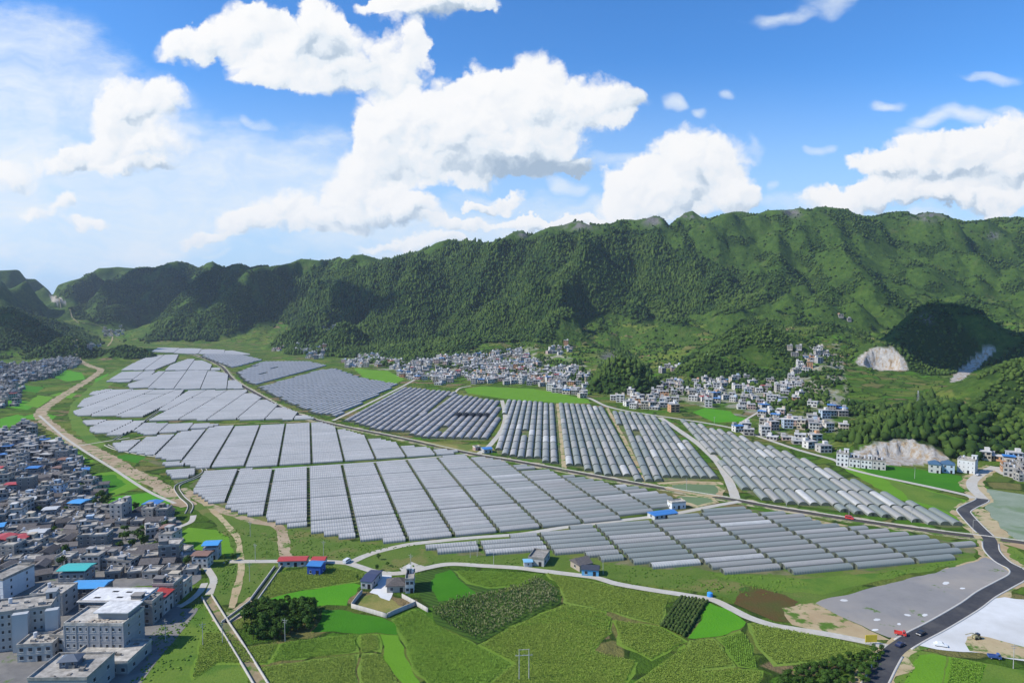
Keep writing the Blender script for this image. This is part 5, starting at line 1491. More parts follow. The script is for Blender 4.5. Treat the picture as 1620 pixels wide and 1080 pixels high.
FARW = isl_mat('village_wall', [(0, GREYS['white']), (.38, GREYS['pale grey']), (.6, GREYS['beige']), (.72, GREYS['grey']), (.84, GREYS['pink']), (.92, GREYS['orange']), (.97, GREYS['pale blue'])])
FARR = isl_mat('village_roof', [(0, (.40, .385, .36)), (.45, (.52, .50, .47)), (.7, (.27, .26, .245)), (.92, TINS['blue']), (.97, TINS['red'])])
fm = MB()
for (y, x, z, rn, j, turn, pal, wts) in FAR:
    w_, d_, fl = rng_f.uniform(8, 11.5) * (.82 if pal == 'town' else 1), rng_f.uniform(8, 10.5) * (.82 if pal == 'town' else 1), rng_f.choice([1, 1, 2, 2, 3] if pal == 'town' else [1, 2, 2, 2, 3])
    h = fl * 3.1; m0 = len(fm.v)
    town_ = pal == 'town'
    fm.box(-w_ / 2, w_ / 2, -d_ / 2, d_ / 2, -2.5, h, 3 if town_ else 0)
    fm.box(-w_ / 2 - .4, w_ / 2 + .4, -d_ / 2 - .5, d_ / 2 + .4, h + .003, h + .35, 4 if town_ else 1)
    tw = rng_f.choice((-1, 1)) * (w_ / 2 - 2)
    fm.box(tw - 1.7, tw + 1.7, d_ / 2 - 4, d_ / 2 - .3, h + .353, h + 2.8, 3 if town_ else 0)
    for f in range(fl):
        n = rng_f.choice((2, 3, 3))
        for i in range(n):
            xx = -w_ / 2 + w_ * (i + .5) / n
            fm.box(xx - w_ / n * .33, xx + w_ / n * .33, -d_ / 2 - .06, -d_ / 2 + .05, f * 3.1 + .8, f * 3.1 + 2.5, 2)
        fm.box(-w_ / 2 - .06, -w_ / 2 + .05, -.9, .9, f * 3.1 + .9, f * 3.1 + 2.4, 2); fm.box(w_ / 2 - .05, w_ / 2 + .06, -.9, .9, f * 3.1 + .9, f * 3.1 + 2.4, 2)
    a = turn + rng_f.choice([0, 0, .35, -.3]) + rng_f.uniform(-.15, .15)
    ca, sa = math.cos(a), math.sin(a)
    for i in range(m0, len(fm.v)):
        vx, vy, vz = fm.v[i]; fm.v[i] = (vx * ca - vy * sa + x, vx * sa + vy * ca + y, vz + z)
TOWNW = isl_mat('town_wall', [(0, GREYS['grey']), (.4, GREYS['dark grey']), (.75, GREYS['pale grey']), (.9, GREYS['white']), (.96, GREYS['beige'])])
TOWNR = isl_mat('town_roof', [(0, (.25, .24, .225)), (.35, (.40, .385, .36)), (.6, (.125, .112, .105)), (.85, (.52, .50, .47)), (.92, TINS['blue']), (.95, TINS['bright blue']), (.98, TINS['red'])])
fh_ = fm.build('village_houses', [FARW, FARR, DARKO, TOWNW, TOWNR])
tag(fh_, 'white and grey houses of the far villages at the foot of the hills', 'houses', kind='stuff')

# ---------------------------------------------------------------- trees, shrubs, standing crops
BARK = simple('bark', (.085, .065, .048), .95, .3, 2)
LEAF = []
for nm, st in (('leaves_dark', [(0, (.022, .052, .010)), (.5, (.040, .088, .014)), (1, (.062, .120, .018))]), ('leaves_mid', [(0, (.035, .078, .012)), (.5, (.060, .125, .016)), (1, (.095, .165, .022))])):
    LEAF.append(leaf_mat(nm, st))


def tree_proto(seed, hgt, rad, mat):
    rg = np.random.default_rng(seed); rr_ = random.Random(seed)
    r = empty('broadleaf_tree')
    tb = MB(); tb.bar((0, 0, -.3), (.1, 0, hgt * .5), .20, 7, r1=.12)
    for i in range(5):
        a = i * 1.3 + seed; tb.bar((.08, 0, hgt * (.26 + .05 * i)), (math.cos(a) * rad * .6, math.sin(a) * rad * .6, hgt * (.52 + .07 * i)), .09, 5, r1=.03)
    tb.build('trunk', BARK, r)
    cen, sz = [], []
    for i in range(9):
        a = rr_.uniform(0, 6.28); q = rad * rr_.uniform(.25, .72); zz = hgt * rr_.uniform(.40, .86)
        lr = rad * rr_.uniform(.34, .52)
        n = 62
        d = rg.normal(size=(n, 3)); d /= np.linalg.norm(d, axis=1)[:, None]
        cen.append(np.array([q * math.cos(a), q * math.sin(a), zz]) + d * lr * rg.uniform(.6, 1.05, (n, 1)) * np.array([1, 1, .85]))
        sz.append(rg.uniform(.28, .52, n))
    cen, sz = np.concatenate(cen), np.concatenate(sz)
    nrm = rg.normal(size=(len(cen), 3)) + (cen - np.array([0, 0, hgt * .55])) * .8; nrm /= np.linalg.norm(nrm, axis=1)[:, None]
    t = np.cross(nrm, rg.normal(size=(len(cen), 3))); t /= np.linalg.norm(t, axis=1)[:, None]; b = np.cross(nrm, t)
    t *= sz[:, None]; b *= sz[:, None] * .8
    V_ = np.stack([cen - t - b * .3, cen + b, cen + t - b * .2, cen - b], 1).reshape(-1, 3)
    link('crown', np_mesh('crown', V_, np.arange(len(V_)).reshape(-1, 4), mat), r)
    return r


TP = [tree_proto(1, 7.5, 3.2, LEAF[0]), tree_proto(2, 6.2, 2.8, LEAF[1]), tree_proto(3, 9.0, 3.4, LEAF[0]), tree_proto(4, 5.0, 2.6, LEAF[0])]
TK = kids_of(bpy.data.objects)
TREES = []
def grove(poly, n, where, scale=1.0, gap=3.2, land=False):
    out = []; tries = 0
    u0, u1 = min(p[0] for p in poly), max(p[0] for p in poly); v0, v1 = min(p[1] for p in poly), max(p[1] for p in poly)
    while len(out) < n and tries < n * 60:
        tries += 1
        u, v = rng_f.uniform(u0, u1), rng_f.uniform(v0, v1)
        if not in_poly(poly, np.array([u]), np.array([v]))[0]: continue
        p = ground(u, v) if land else flat(u, v)
        if any((p.x - q.x) ** 2 + (p.y - q.y) ** 2 < gap ** 2 for q, _, _ in out): continue
        if any((p.x - bx) ** 2 + (p.y - by) ** 2 < 42 for bx, by in (BUSY if not land else HXY)): continue
        out.append((p, where, scale))
    TREES.extend(out)


HXY = [(q[1], q[0]) for q in CAND] + BUSY
grove([(392,962),(452,955),(505,962),(492,998),(441,1014),(395,1014),(384,990)], 96, 'in the dark thicket beside the lower canal', .66, 1.8)
grove([(1240,1070),(1300,1052),(1375,1032),(1398,1030),(1385,1055),(1372,1085),(1230,1092)], 80, 'in the thicket left of the asphalt road', .44, 1.9)
grove([(192,842),(232,842),(230,866),(192,866)], 5, 'among the houses of the old town', .95, 4.5)
grove([(150,788),(172,780),(185,800),(160,806)], 6, 'on the town edge beside the bright rice field', .8, 4)
grove([(1210,640),(1330,650),(1335,690),(1250,690),(1200,670)], 22, 'between houses of the right village', .9, 8, True)
grove([(700,575),(920,575),(920,612),(760,605)], 16, 'between houses of the middle village', 1.0, 12, True)
grove([(1270,590),(1290,585),(1300,640),(1280,650)], 10, 'on the slope right of the climbing hamlet', 1.1, 6, True)
grove([(345,880),(372,882),(368,895),(350,893)], 3, 'beside the lone blue-roofed house', .5, 3)
grove([(540,930),(575,905),(600,880),(650,885),(640,893),(600,902)], 4, 'along the lane by the farm compound', .45, 4)
grove([(5,720),(110,730),(160,790),(260,820),(300,900),(120,900),(5,905)], 26, 'between roofs of the old town', .66, 12, True)
byw = {}
for q in TREES: byw.setdefault(q[1], []).append(q)
tr_done = set()
for wh, L_ in byw.items():
    L_.sort(key=lambda q: q[0].x / q[0].y)
    for i, (p, where, sc_) in enumerate(L_):
        k = rng_f.randrange(len(TP)); r0 = TP[k]
        r = copy_tree(r0, TK)[0] if k in tr_done else r0
        tr_done.add(k)
        s = sc_ * rng_f.uniform(.8, 1.2)
        r.location = p; r.scale = (s, s, s * rng_f.uniform(.85, 1.1)); r.rotation_euler = (0, 0, rng_f.uniform(0, 6.28))
        tag(r, f'green broadleaf tree, {ordw(i + 1)} from the left {where}', 'tree', 'broadleaf trees in the valley')

NW = 560000
r_ = np.sqrt(RNG.uniform(620 ** 2, 3900 ** 2, NW)); a_ = np.radians(RNG.uniform(-40, 41, NW))
px_, py_ = r_ * np.sin(a_), r_ * np.cos(a_)
pz_ = hz(px_, py_)
pu_, pv_ = project(px_, py_, pz_)
dens = woods(pu_, pv_, px_, py_)
clump = fbm(px_ / 55, py_ / 55, 3, 111)
_z0 = hz(px_, py_, False)
_q = (_z0 + 3 * (fbm(px_ / 80, py_ / 80, 2, 83) - .5)) / 3.6
_ris = ((_q - np.floor(_q)) > .66) & (_z0 > 6) & (_z0 < 130) & (fbm(px_ / 230, py_ / 230, 3, 81) > .40) & (dens < .5) & (fbm(px_ / 30, py_ / 12, 2, 119) > .42)
keep = RNG.uniform(0, 1, NW) < np.where(_ris, .30, 0) +  np.where(dens > .9, .85, np.where(dens > 0, sst(clump, .70 - .45 * dens, .78 - .45 * dens) * .8 + .05, .035 * (pz_ > 3) * sst(fbm(px_ / 40, py_ / 40, 3, 117), .3, .6)))
for (qx, qy, rx, ry, zf) in QUARRY:
    keep &= ~((((px_ - qx) / rx) ** 2 + ((py_ - qy) / ry) ** 2 < 1.06) & (py_ > qy - ry * .9)) & ~((np.abs(px_ - qx) < rx) & (py_ > qy - ry - 45) & (py_ <= qy - ry * .6))
keep &= ~in_poly([(1502, 605), (1512, 590), (1545, 560), (1572, 546), (1578, 552), (1552, 578), (1520, 602)], pu_, pv_)
keep &= (pz_ > 1.0)
_hx = np.array(HXY); _ky = np.nonzero(keep & (py_ < 1900))[0]
for _b in np.array_split(_ky, 40):
    keep[_b] &= (((px_[_b][:, None] - _hx[None, :, 0]) ** 2 + (py_[_b][:, None] - _hx[None, :, 1]) ** 2).min(1) > 62)
_rk = np.zeros(NW)
for (u0, v0, ru, rv) in ((1033, 349, 17, 9), (1252, 337, 16, 7), (915, 357, 25, 7), (1470, 343, 26, 7), (966, 566, 12, 8)):
    _rk = np.maximum(_rk, np.exp(-(((pu_ - u0) / ru) ** 2 + ((pv_ - v0) / rv) ** 2)))
keep &= _rk < .55
# outside the seen sector nothing needs planting; thin with distance where trees are under a pixel
keep &= (pu_ > -160) & (pu_ < 1780) & (RNG.uniform(0, 1, NW) < np.interp(py_, [600, 1500, 3800], [1, 1, .62]))
WX, WY, WZ = px_[keep], py_[keep], pz_[keep]
WD = dens[keep]
size = RNG.gamma(9, .27, len(WX)).clip(1.3, 4.6) * (.72 + .56 * fbm(WX / 45, WY / 45, 2, 151)) * np.where(WD > .9, 1.15, np.where(WD > 0, .85, .42)) * np.where(_ris[keep] & (WD < .3), .62, 1) * np.interp(WY, [600, 1300, 3500], [.92, 1.0, 1.45])
pine = (fbm(WX / 160, WY / 160, 3, 141) > .47) & (WD > .9) & (RNG.uniform(0, 1, len(WX)) < .6)
ico1 = ico(1); ico2 = ico(2)
near = WY < 900
W_MAT = leaf_mat('wood_leaves', [(0, (.013, .032, .007)), (.45, (.023, .054, .010)), (.8, (.046, .088, .014)), (1, (.085, .130, .022))])
VV_, FF_ = [], []
off = 0
for sel, proto, zs, lift in ((~pine & ~near, [ico1], 1.0, .75), (pine, [cone_proto()], 1.25, 1.0), (~pine & near, [ico2], 1.05, .85)):
    if not sel.any(): continue
    c = np.stack([WX[sel], WY[sel], WZ[sel] + size[sel] * lift], 1)
    sxx = size[sel] * np.where(pine[sel], .80, 1.0)
    v, f = scatter_mesh(c, sxx, size[sel] * zs * RNG.uniform(.8, 1.2, sel.sum()), proto, RNG, .3)
    VV_.append(v); FF_.append(f + off); off += len(v)
print('wood trees', len(WX), 'verts', off)
wood = link('hillside_woods', np_mesh('hillside_woods', np.concatenate(VV_), np.concatenate(FF_), W_MAT))
tag(wood, 'dark green mixed woods covering the karst hillsides behind the villages', 'woods', kind='stuff')
# weeds and low shrubs
def blobs(name, label, polys, per, smin, smax, mat, zs=.7, rag=None, proto=None):
    C_, S_ = [], []
    for px in polys:
        pts = np.array([flat(u, v)[:2] for u, v in px])
        x0, y0 = pts.min(0); x1, y1 = pts.max(0)
        n = int((x1 - x0) * (y1 - y0) * per)
        X, Y = RNG.uniform(x0, x1, n), RNG.uniform(y0, y1, n)
        k = in_poly(pts, X, Y) & (fbm(X / 7, Y / 7, 3, 161) > RNG.uniform(.3, .62, n))
        C_.append(np.c_[X[k], Y[k]]); S_.append(RNG.uniform(smin, smax, k.sum()) * (.6 + .8 * fbm(X[k] / 9, Y[k] / 9, 2, 163)))
    C_ = np.concatenate(C_); S_ = np.concatenate(S_)
    v, f = scatter_mesh(np.c_[C_, S_ * zs * .35], S_, S_ * zs, proto or [ico1], RNG, .35)
    o = link(name, np_mesh(name, v, f, mat))
    return tag(o, label, 'undergrowth', kind='stuff')


WEED_M = leaf_mat('weed_leaves', [(0, (.040, .085, .012)), (.5, (.075, .155, .016)), (1, (.115, .20, .026))])
blobs('wild_undergrowth', 'rough weeds and low shrubs along canals, lanes and field edges', [
 [(255,1000),(300,958),(322,950),(345,975),(395,1060),(320,1000),(290,1060),(200,1090)],
 [(340,840),(440,830),(450,880),(385,882)], [(340,895),(375,895),(372,940),(345,945)], [(385,905),(435,893),(402,940),(385,950)],
 [(660,880),(760,885),(860,880),(830,893),(720,890)], [(940,890),(1050,905),(1200,915),(1260,912),(1230,930),(1160,940),(1000,925)],
 [(1415,1090),(1440,1040),(1452,1034),(1440,1090)], [(1240,1060),(1380,1026),(1400,1030),(1380,1090),(1230,1092)], [(455,835),(560,860),(660,862),(600,872),(520,886),(456,880)],
 [(190,735),(300,765),(292,790),(240,770)], [(1120,905),(1250,915),(1280,925),(1200,945),(1130,935)], [(1390,905),(1540,884),(1500,893),(1400,915)], [(388,955),(505,960),(495,1000),(400,1016)],
 [(225,1010),(262,985),(270,1000),(240,1040)], [(575,905),(650,890),(690,890),(640,900),(600,908)], [(1600,870),(1640,890),(1640,910),(1620,905)]],
 .42, .16, .55, WEED_M)


def crop(name, label, fields, pitch, hgt, mat, sx=.34, ang=.2, keepp=.9):
    C_ = []
    for px in fields:
        pts = np.array([flat(u, v)[:2] for u, v in px]); ctr = pts.mean(0)
        pts = ctr + (pts - ctr) * np.maximum(.8, 1 - 1.1 / np.maximum(1, np.linalg.norm(pts - ctr, axis=1)))[:, None]
        c, s = math.cos(ang), math.sin(ang)
        q = (pts - ctr) @ np.array([[c, -s], [s, c]])
        x0, y0 = q.min(0) + .5; x1, y1 = q.max(0) - .5
        X, Y = np.meshgrid(np.arange(x0, x1, pitch * .62), np.arange(y0, y1, pitch))
        X, Y = X.ravel() + RNG.uniform(-.2, .2, X.size), Y.ravel() + RNG.uniform(-.12, .12, X.size)
        k = in_poly(q, X, Y) & (RNG.uniform(0, 1, X.size) < keepp)
        C_.append(np.c_[X[k], Y[k]] @ np.array([[c, s], [-s, c]]) + ctr)
    C_ = np.concatenate(C_); n = len(C_)
    hh = hgt * RNG.uniform(.75, 1.15, n) * (.8 + .4 * fbm(C_[:, 0] / 14, C_[:, 1] / 14, 3, 171))
    V_, F_ = [], []
    for k in range(4):      # drooping leaves round a stalk
        a = RNG.uniform(0, 6.28, n); w = RNG.uniform(.10, .16, n) * 1.5
        ux, uy = np.cos(a), np.sin(a); L_ = sx * RNG.uniform(.7, 1.4, n)
        z0 = hh * RNG.uniform(.25, .55, n); z1 = hh * RNG.uniform(.8, 1.05, n); z2 = z1 * RNG.uniform(.72, .95, n)
        pts = []
        for (l, z, ww) in ((0.05, z0, w * .6), (.55, z1, w), (1.1, z2, w * .2)):
            bx, by = C_[:, 0] + ux * L_ * l, C_[:, 1] + uy * L_ * l
            pts += [np.c_[bx - uy * ww, by + ux * ww, z + .05], np.c_[bx + uy * ww, by - ux * ww, z + .05]]
        V_.append(np.stack(pts, 1)); 
    V_ = np.concatenate(V_); m = len(V_)
    b = (np.arange(m) * 6)[:, None]
    F_ = np.concatenate([b + np.array([[0, 1, 3, 2]]), b + np.array([[2, 3, 5, 4]])])
    o = link(name, np_mesh(name, V_.reshape(-1, 3), F_, mat))
    return tag(o, label, 'crop', kind='stuff')


FX = {i: f for i, f in enumerate(FIELDS)}
cornA = [f[3] for f in FIELDS if f[0] == 'corn_field' and f[2] in (CORN_A, CORN_C)]
cornB = [f[3] for f in FIELDS if f[0] == 'corn_field' and f[2] in (CORN_B, RICE_L)]
crop('olive_corn', 'olive green standing corn in the foreground fields', cornA, .74, .7, leaf_mat('corn_leaves_olive', [(0, (.165, .235, .036)), (.5, (.18, .25, .040)), (1, (.205, .27, .048))]), .22, .18)
crop('green_corn', 'bright green young corn in the foreground fields', cornB, .74, .65, leaf_mat('corn_leaves_green', [(0, (.125, .235, .028)), (.5, (.14, .25, .031)), (1, (.165, .27, .036))]), .22, 1.3)
crop('sorghum', 'tall dark sorghum in the fenced-off field', [f[3] for f in FIELDS if f[2] is CORN_D and f[0] == 'sorghum_field'], 2.0, 2.5, leaf_mat('sorghum_leaves', [(0, (.050, .085, .016)), (.6, (.085, .125, .026)), (.9, (.20, .20, .09)), (1, (.30, .28, .16))]), .6, .9)
# dark hedge rows of the little striped field
row_c = []
a0, a1, b0, b1 = flat(1045, 989), flat(1077, 945), flat(1085, 1008), flat(1121, 951)
for i in range(8):
    p, q = a0.lerp(b0, (i + .5) / 8), a1.lerp(b1, (i + .5) / 8)
    for k in range(46): row_c.append(p.lerp(q, (k + .5) / 46) + Vector((rng_f.uniform(-.25, .25), rng_f.uniform(-.25, .25), .5)))
row_c = np.array([c[:] for c in row_c])
v, f = scatter_mesh(row_c, RNG.uniform(.6, .95, len(row_c)), RNG.uniform(.8, 1.2, len(row_c)), [ico1], RNG, .35)
tag(link('bean_rows', np_mesh('bean_rows', v, f, leaf_mat('bean_leaves', [(0, (.022, .045, .010)), (.6, (.045, .075, .016)), (1, (.075, .10, .030))]))), 'dark dense crop rows of the small striped field beside the bright rice', 'crop', kind='stuff')

# ---------------------------------------------------------------- walls, poles, vehicles and other small things
def wall_thing(px, h, label, t=.3):
    L_ = world_line(px, 3)
    o = strip('boundary_wall', L_, t, 0, WALLC, kind=None, z1=h)
    return tag(o, label, 'wall')


wall_thing([(556,961),(585,969),(612,977)], 1.9, 'grey block wall along the front of the farm compound')
wall_thing([(556,960),(564,949),(573,938)], 1.9, 'grey block wall on the left side of the farm compound')
wall_thing([(613,976),(636,966),(658,957)], 1.9, 'grey wall on the right of the dry garden')
wall_thing([(636,945),(658,957),(677,968)], 1.9, 'pale wall running from the tiled farmhouse toward the dark crop')

pole = empty('utility_pole')
pm = MB(); pm.bar((0, 0, -.5), (0, 0, 9.0), .14, 8, r1=.09); pm.build('post', TIMBER, pole)
pm = MB(); pm.box(-1.1, 1.1, -.06, .06,  8.2, 8.32); pm.box(-.8, .8, -.06, .06, 7.4, 7.5); pm.build('crossarm', STEEL, pole)
for x in (-1, 0, 1):
    pm = MB(); pm.cyl(x, 0, 8.322 if x else 9.0, 8.6 if x else 9.25, .07, .05, 8); pm.build('insulator', KERB, pole)
PKI = kids_of(bpy.data.objects)
POLES = [((674,693),'beside the main road before the netted greenhouses'), ((699,755),'among the near greenhouses below the cross lane'), ((1086,776),'at the edge of the green pond'), ((1343,818),'beside the red van on the main road'), ((1442,826),'behind the last arched greenhouses'), ((1244,800),'at the lower corner of the block below the village'),
 ((744,882),'behind the lane, left of the pair'), ((755,880),'behind the lane, right of the pair'), ((781,893),'on the grass above the lane bend'), ((512,882),'beside the red-roofed shed'), ((404,887),'on the white lane west of the red shed'), ((396,849),'in the weedy field above the white lane'), ((321,1021),'in the weeds left of the lower canal'), ((352,1017),'against the lower canal wall'), ((451,1014),'in front of the dark thicket'), ((262,1015),'on the shaded town street'), ((1603,1057),'at the edge of the white yard'), ((954,908),'at the end of the blue-fronted house'), ((1130,672),'beside the bright rice field of the right village'), ((1447,757),'on the meadow below the quarry'), ((650,905),'at the farm compound gate'), ((395,919),'in the narrow field beside the sunken ditch')]
for i, ((u, v), wh) in enumerate(POLES):
    r = pole if i == 0 else copy_tree(pole, PKI)[0]
    p = flat(u, v); r.location = p; r.rotation_euler = (0, 0, rng_f.uniform(-.5, .5))
    tag(r, f'slim concrete utility pole {wh}', 'utility pole', 'utility poles in the fields')
hp = empty('power_line_frame', flat(829, 1075), .1); tag(hp, 'pale two-legged power line frame standing in the corn', 'power pole')
for x in (-1.7, 1.7):
    m_ = MB(); m_.bar((x, 0, -.5), (x, 0, 11.0), .16, 8, r1=.11); m_.build('post', TIMBER, hp)
m_ = MB(); m_.box(-3.0, 3.0, -.08, .08, 8.7, 8.9); m_.build('crossarm', KERB, hp)
m_ = MB(); m_.box(-1.9, 1.9, -.06, .06, 10.75, 10.9); m_.build('crossarm', KERB, hp)
for x in (-2.7, 0, 2.7):
    m_ = MB(); m_.cyl(x, 0, 8.902, 9.3, .08, .05, 8); m_.build('insulator', KERB, hp)
lamp = empty('street_lamp'); m_ = MB(); m_.bar((0, 0, 0), (0, 0, 7.6), .09, 8, r1=.06); m_.build('post', KERB, lamp)
m_ = MB(); m_.bar((0, 0, 7.5), (1.5, 0, 7.9), .05, 6); m_.build('arm', KERB, lamp)
m_ = MB(); m_.box(1.2, 2.0, -.14, .14, 7.84, 7.98); m_.build('lamp_head', FRAME, lamp)
LK = kids_of(bpy.data.objects)
for i, ((u, v), wh) in enumerate([((1539,843),'at the asphalt crossroads'), ((1345,739),'in front of the white row houses'), ((1500,747),'beside the pale blue villa')]):
    r = lamp if i == 0 else copy_tree(lamp, LK)[0]
    r.location = flat(u, v); r.rotation_euler = (0, 0, -.6); tag(r, f'slim pale street lamp {wh}', 'street lamp', 'street lamps by the road')
tp = ground(1452, 642); tw_ = empty('telecom_tower', tp); tag(tw_, 'grey lattice telecom tower on the wooded hill above the quarry', 'tower')
m_ = MB()
for sx in (-1, 1):
    for sy in (-1, 1): m_.bar((sx * 1.2, sy * 1.2, -2), (sx * .4, sy * .4, 19), .12, 5)
for k in range(7):
    a, b = 1.2 - .8 * k / 7, 1.2 - .8 * (k + 1) / 7; z0, z1 = 19 * k / 7, 19 * (k + 1) / 7
    for (p, q) in (((-a, -a), (b, -b)), ((a, -a), (b, b)), ((a, a), (-b, b)), ((-a, a), (-b, -b))): m_.bar((*p, z0), (*q, z1), .06, 4)
m_.build('lattice', STEEL, tw_)
for a in (0, 2.1, 4.2):
    n_ = MB(); n_.box(.55, .8, -.2, .2, 16.2, 18.6); o = n_.build('antenna', FRAME, tw_); o.rotation_euler = (0, 0, a)

TYRE = simple('tyre', (.02, .02, .02), .9, .1); RIM = simple('rim', (.4, .4, .42), .4, .1, 1, .5)
LIGHTM = simple('lamp_glass', (.7, .7, .68), .2, .05, 1, .5)
def paint(name, c): return simple(name, c, .3, .05, 2, .5)


def vehicle(name, label, cat, u, v, rz, col, kind='car', z=.13):
    r = empty(name, flat(u, v, z), rz); tag(r, label, cat)
    pm_ = paint(name + '_paint', col)
    L_, W_, Hh = {'car': (4.5, 1.8, 1.45), 'van': (4.8, 1.8, 2.0), 'truck': (5.2, 2.1, 2.6)}[kind]
    m_ = MB()
    prof = {'car': [(-L_ / 2, .35), (-L_ / 2, .85), (-L_ * .38, .95), (-L_ * .27, 1.42), (L_ * .10, 1.45), (L_ * .24, .98), (L_ * .46, .85), (L_ / 2, .62), (L_ / 2, .35)],
            'van': [(-L_ / 2, .35), (-L_ / 2, 1.9), (-L_ * .42, 2.0), (L_ * .25, 1.98), (L_ * .40, 1.15), (L_ / 2, .95), (L_ / 2, .35)],
            'truck': [(L_ * .22, .5), (L_ * .22, 2.5), (L_ * .40, 2.5), (L_ / 2, 1.5), (L_ / 2, .5)]}[kind]
    n = len(prof)
    def side(x, y, zz): return y * (.86 if zz > 1.2 and kind == 'car' else 1)
    vs = [(x, side(x, -W_ / 2, zz), zz) for x, zz in prof] + [(x, side(x, W_ / 2, zz), zz) for x, zz in prof]
    m_.add(vs, [tuple(range(n)), tuple(range(n, 2 * n))[::-1]] + [(i, n + i, n + (i + 1) % n, (i + 1) % n) for i in range(n)])
    m_.build('body' if kind != 'truck' else 'cab', pm_, r)
    if kind == 'truck':
        m_ = MB(); m_.box(-L_ / 2, L_ * .19, -W_ / 2, W_ / 2, .75, .95)
        for (x0, x1, y0, y1) in ((-L_ / 2, L_ * .19, -W_ / 2, -W_ / 2 + .08), (-L_ / 2, L_ * .19, W_ / 2 - .08, W_ / 2), (-L_ / 2, -L_ / 2 + .08, -W_ / 2 + .08, W_ / 2 - .08), (L_ * .19 - .08, L_ * .19, -W_ / 2 + .08, W_ / 2 - .08)): m_.box(x0, x1, y0, y1, .952, 1.75)
        m_.build('cargo_bed', pm_, r)
        m_ = MB(); m_.box(L_ * .24, L_ * .39, -W_ / 2 - .02, W_ / 2 + .02, 1.5, 2.3); m_.build('window', GLASS, r)
    elif kind == 'car':
        for s in (-1, 1):
            m_ = MB(); y = s * (W_ / 2 * .885); m_.add([(-L_ * .30, y * 1.03, 1.02), (L_ * .17, y * 1.03, 1.02), (L_ * .08, y, 1.38), (-L_ * .24, y, 1.38)], [(0, 1, 2, 3)]); m_.build('window', GLASS, r)
        m_ = MB(); m_.add([(L_ * .235, -.74, 1.02), (L_ * .235, .74, 1.02), (L_ * .125, .70, 1.42), (L_ * .125, -.70, 1.42)], [(0, 1, 2, 3)]); m_.build('windscreen', GLASS, r)
    else:
        m_ = MB(); m_.box(-L_ * .40, L_ * .24, -W_ / 2 - .02, W_ / 2 + .02, 1.2, 1.75); m_.build('window', GLASS, r)
    for sx in (-.30, .31):
        for sy in (-1, 1):
            rad = .33 if kind != 'truck' else .45
            m_ = MB(); m_.bar((sx * L_, sy * (W_ / 2 - .12) - .1, rad), (sx * L_, sy * (W_ / 2 - .12) + .1, rad), rad, 14); w_ = m_.build('wheel', TYRE, r)
            m_ = MB(); m_.bar((sx * L_, sy * (W_ / 2 - .12) - .11, rad), (sx * L_, sy * (W_ / 2 - .12) + .11, rad), rad * .55, 10); m_.build('rim', RIM, w_)
    for sy in (-1, 1):
        m_ = MB(); y = sy * W_ * .36; m_.box(L_ / 2 - .04, L_ / 2 + .03, y - .2, y + .2, .6, .78); m_.build('headlight', LIGHTM, r)
    if kind == 'truck': r.scale = (.8, .8, .8)
    return r


rd = math.atan2((flat(1485, 988) - flat(1447, 1008)).y, (flat(1485, 988) - flat(1447, 1008)).x)
vehicle('black_car', 'black car with pale windscreen driving down the asphalt road', 'car', 1457, 1003, rd + math.pi, (.012, .013, .018))
vehicle('dark_car', 'dark blue car at the mouth of the farm lane', 'car', 1424, 1021, rd, (.02, .025, .06))
vehicle('white_car', 'white car parked on the white concrete yard', 'car', 1488, 1021, -.35, (.70, .70, .70))
vehicle('red_truck', 'red truck parked at the corner of the gravel lot', 'truck', 1424, 1004, -.5, (.55, .05, .04), 'truck')
vehicle('red_van', 'red van driving on the main road past the greenhouses', 'van', 1344, 820.5, math.atan2((MAIN[60] - MAIN[57]).y, (MAIN[60] - MAIN[57]).x), (.50, .04, .04), 'van')
vehicle('white_van', 'white van with blue stripe where the farm lanes meet', 'van', 549, 889, 1.2, (.62, .64, .68), 'van')
vehicle('blue_truck', 'small blue truck beside the tan spoil heap', 'truck', 1573, 1041, -.25, (.05, .10, .28), 'truck')
vehicle('grey_car', 'silver car parked in front of the blank-walled village block', 'car', 1548, 752, .4, (.35, .36, .38))
ex = empty('wheeled_loader', flat(1546, 1010, .1), .2); ex.scale = (.75, .75, .75); tag(ex, 'muddy loader with raised arm on the edge of the white yard', 'loader')
YEL = simple('machine_paint', (.34, .30, .17), .6, .3, 2)
m_ = MB(); m_.box(-2.6, 1.4, -1.1, 1.1, .7, 1.7); m_.box(-2.4, -.6, -1.0, 1.0, 1.702, 2.2); m_.build('body', YEL, ex)
m_ = MB(); m_.box(-.5, 1.0, -.85, .85, 1.702, 3.0); m_.build('cab', GLASS, ex)
m_ = MB(); m_.bar((1.2, 0, 1.5), (-3.2, .2, 3.4), .22, 6); m_.bar((-3.2, .2, 3.4), (-7.0, .4, 2.8), .2, 6); m_.build('arm', YEL, ex)
for sx in (-1.6, .9):
    for sy in (-1, 1):
        m_ = MB(); m_.bar((sx, sy * 1.0 - .25, .7), (sx, sy * 1.0 + .25, .7), .7, 14); m_.build('wheel', TYRE, ex)
bb = empty('billboard', flat(1378, 1019), .05); tag(bb, 'yellow roadside billboard on posts beside the farm lane', 'billboard')
m_ = MB(); m_.box(-2.3, 2.3, -.1, .1, 1.0, 3.8); m_.build('panel', simple('yellow_panel', (.72, .52, .05), .6, .1, 1), bb)
for x in (-2, 0, 2):
    m_ = MB(); m_.bar((x, .18, -.3), (x, .18, 4.0), .07, 6); m_.build('post', STEEL, bb)
tk = empty('blue_tank', flat(1123, 943), .2); tag(tk, 'round blue plastic water tank beside the farm lane', 'tank')
m_ = MB(); m_.cyl(0, 0, .1, 1.7, 1.25, 1.2, 16); m_.build('barrel', simple('blue_plastic', (.04, .25, .62), .4, .1, 1, .4), tk)
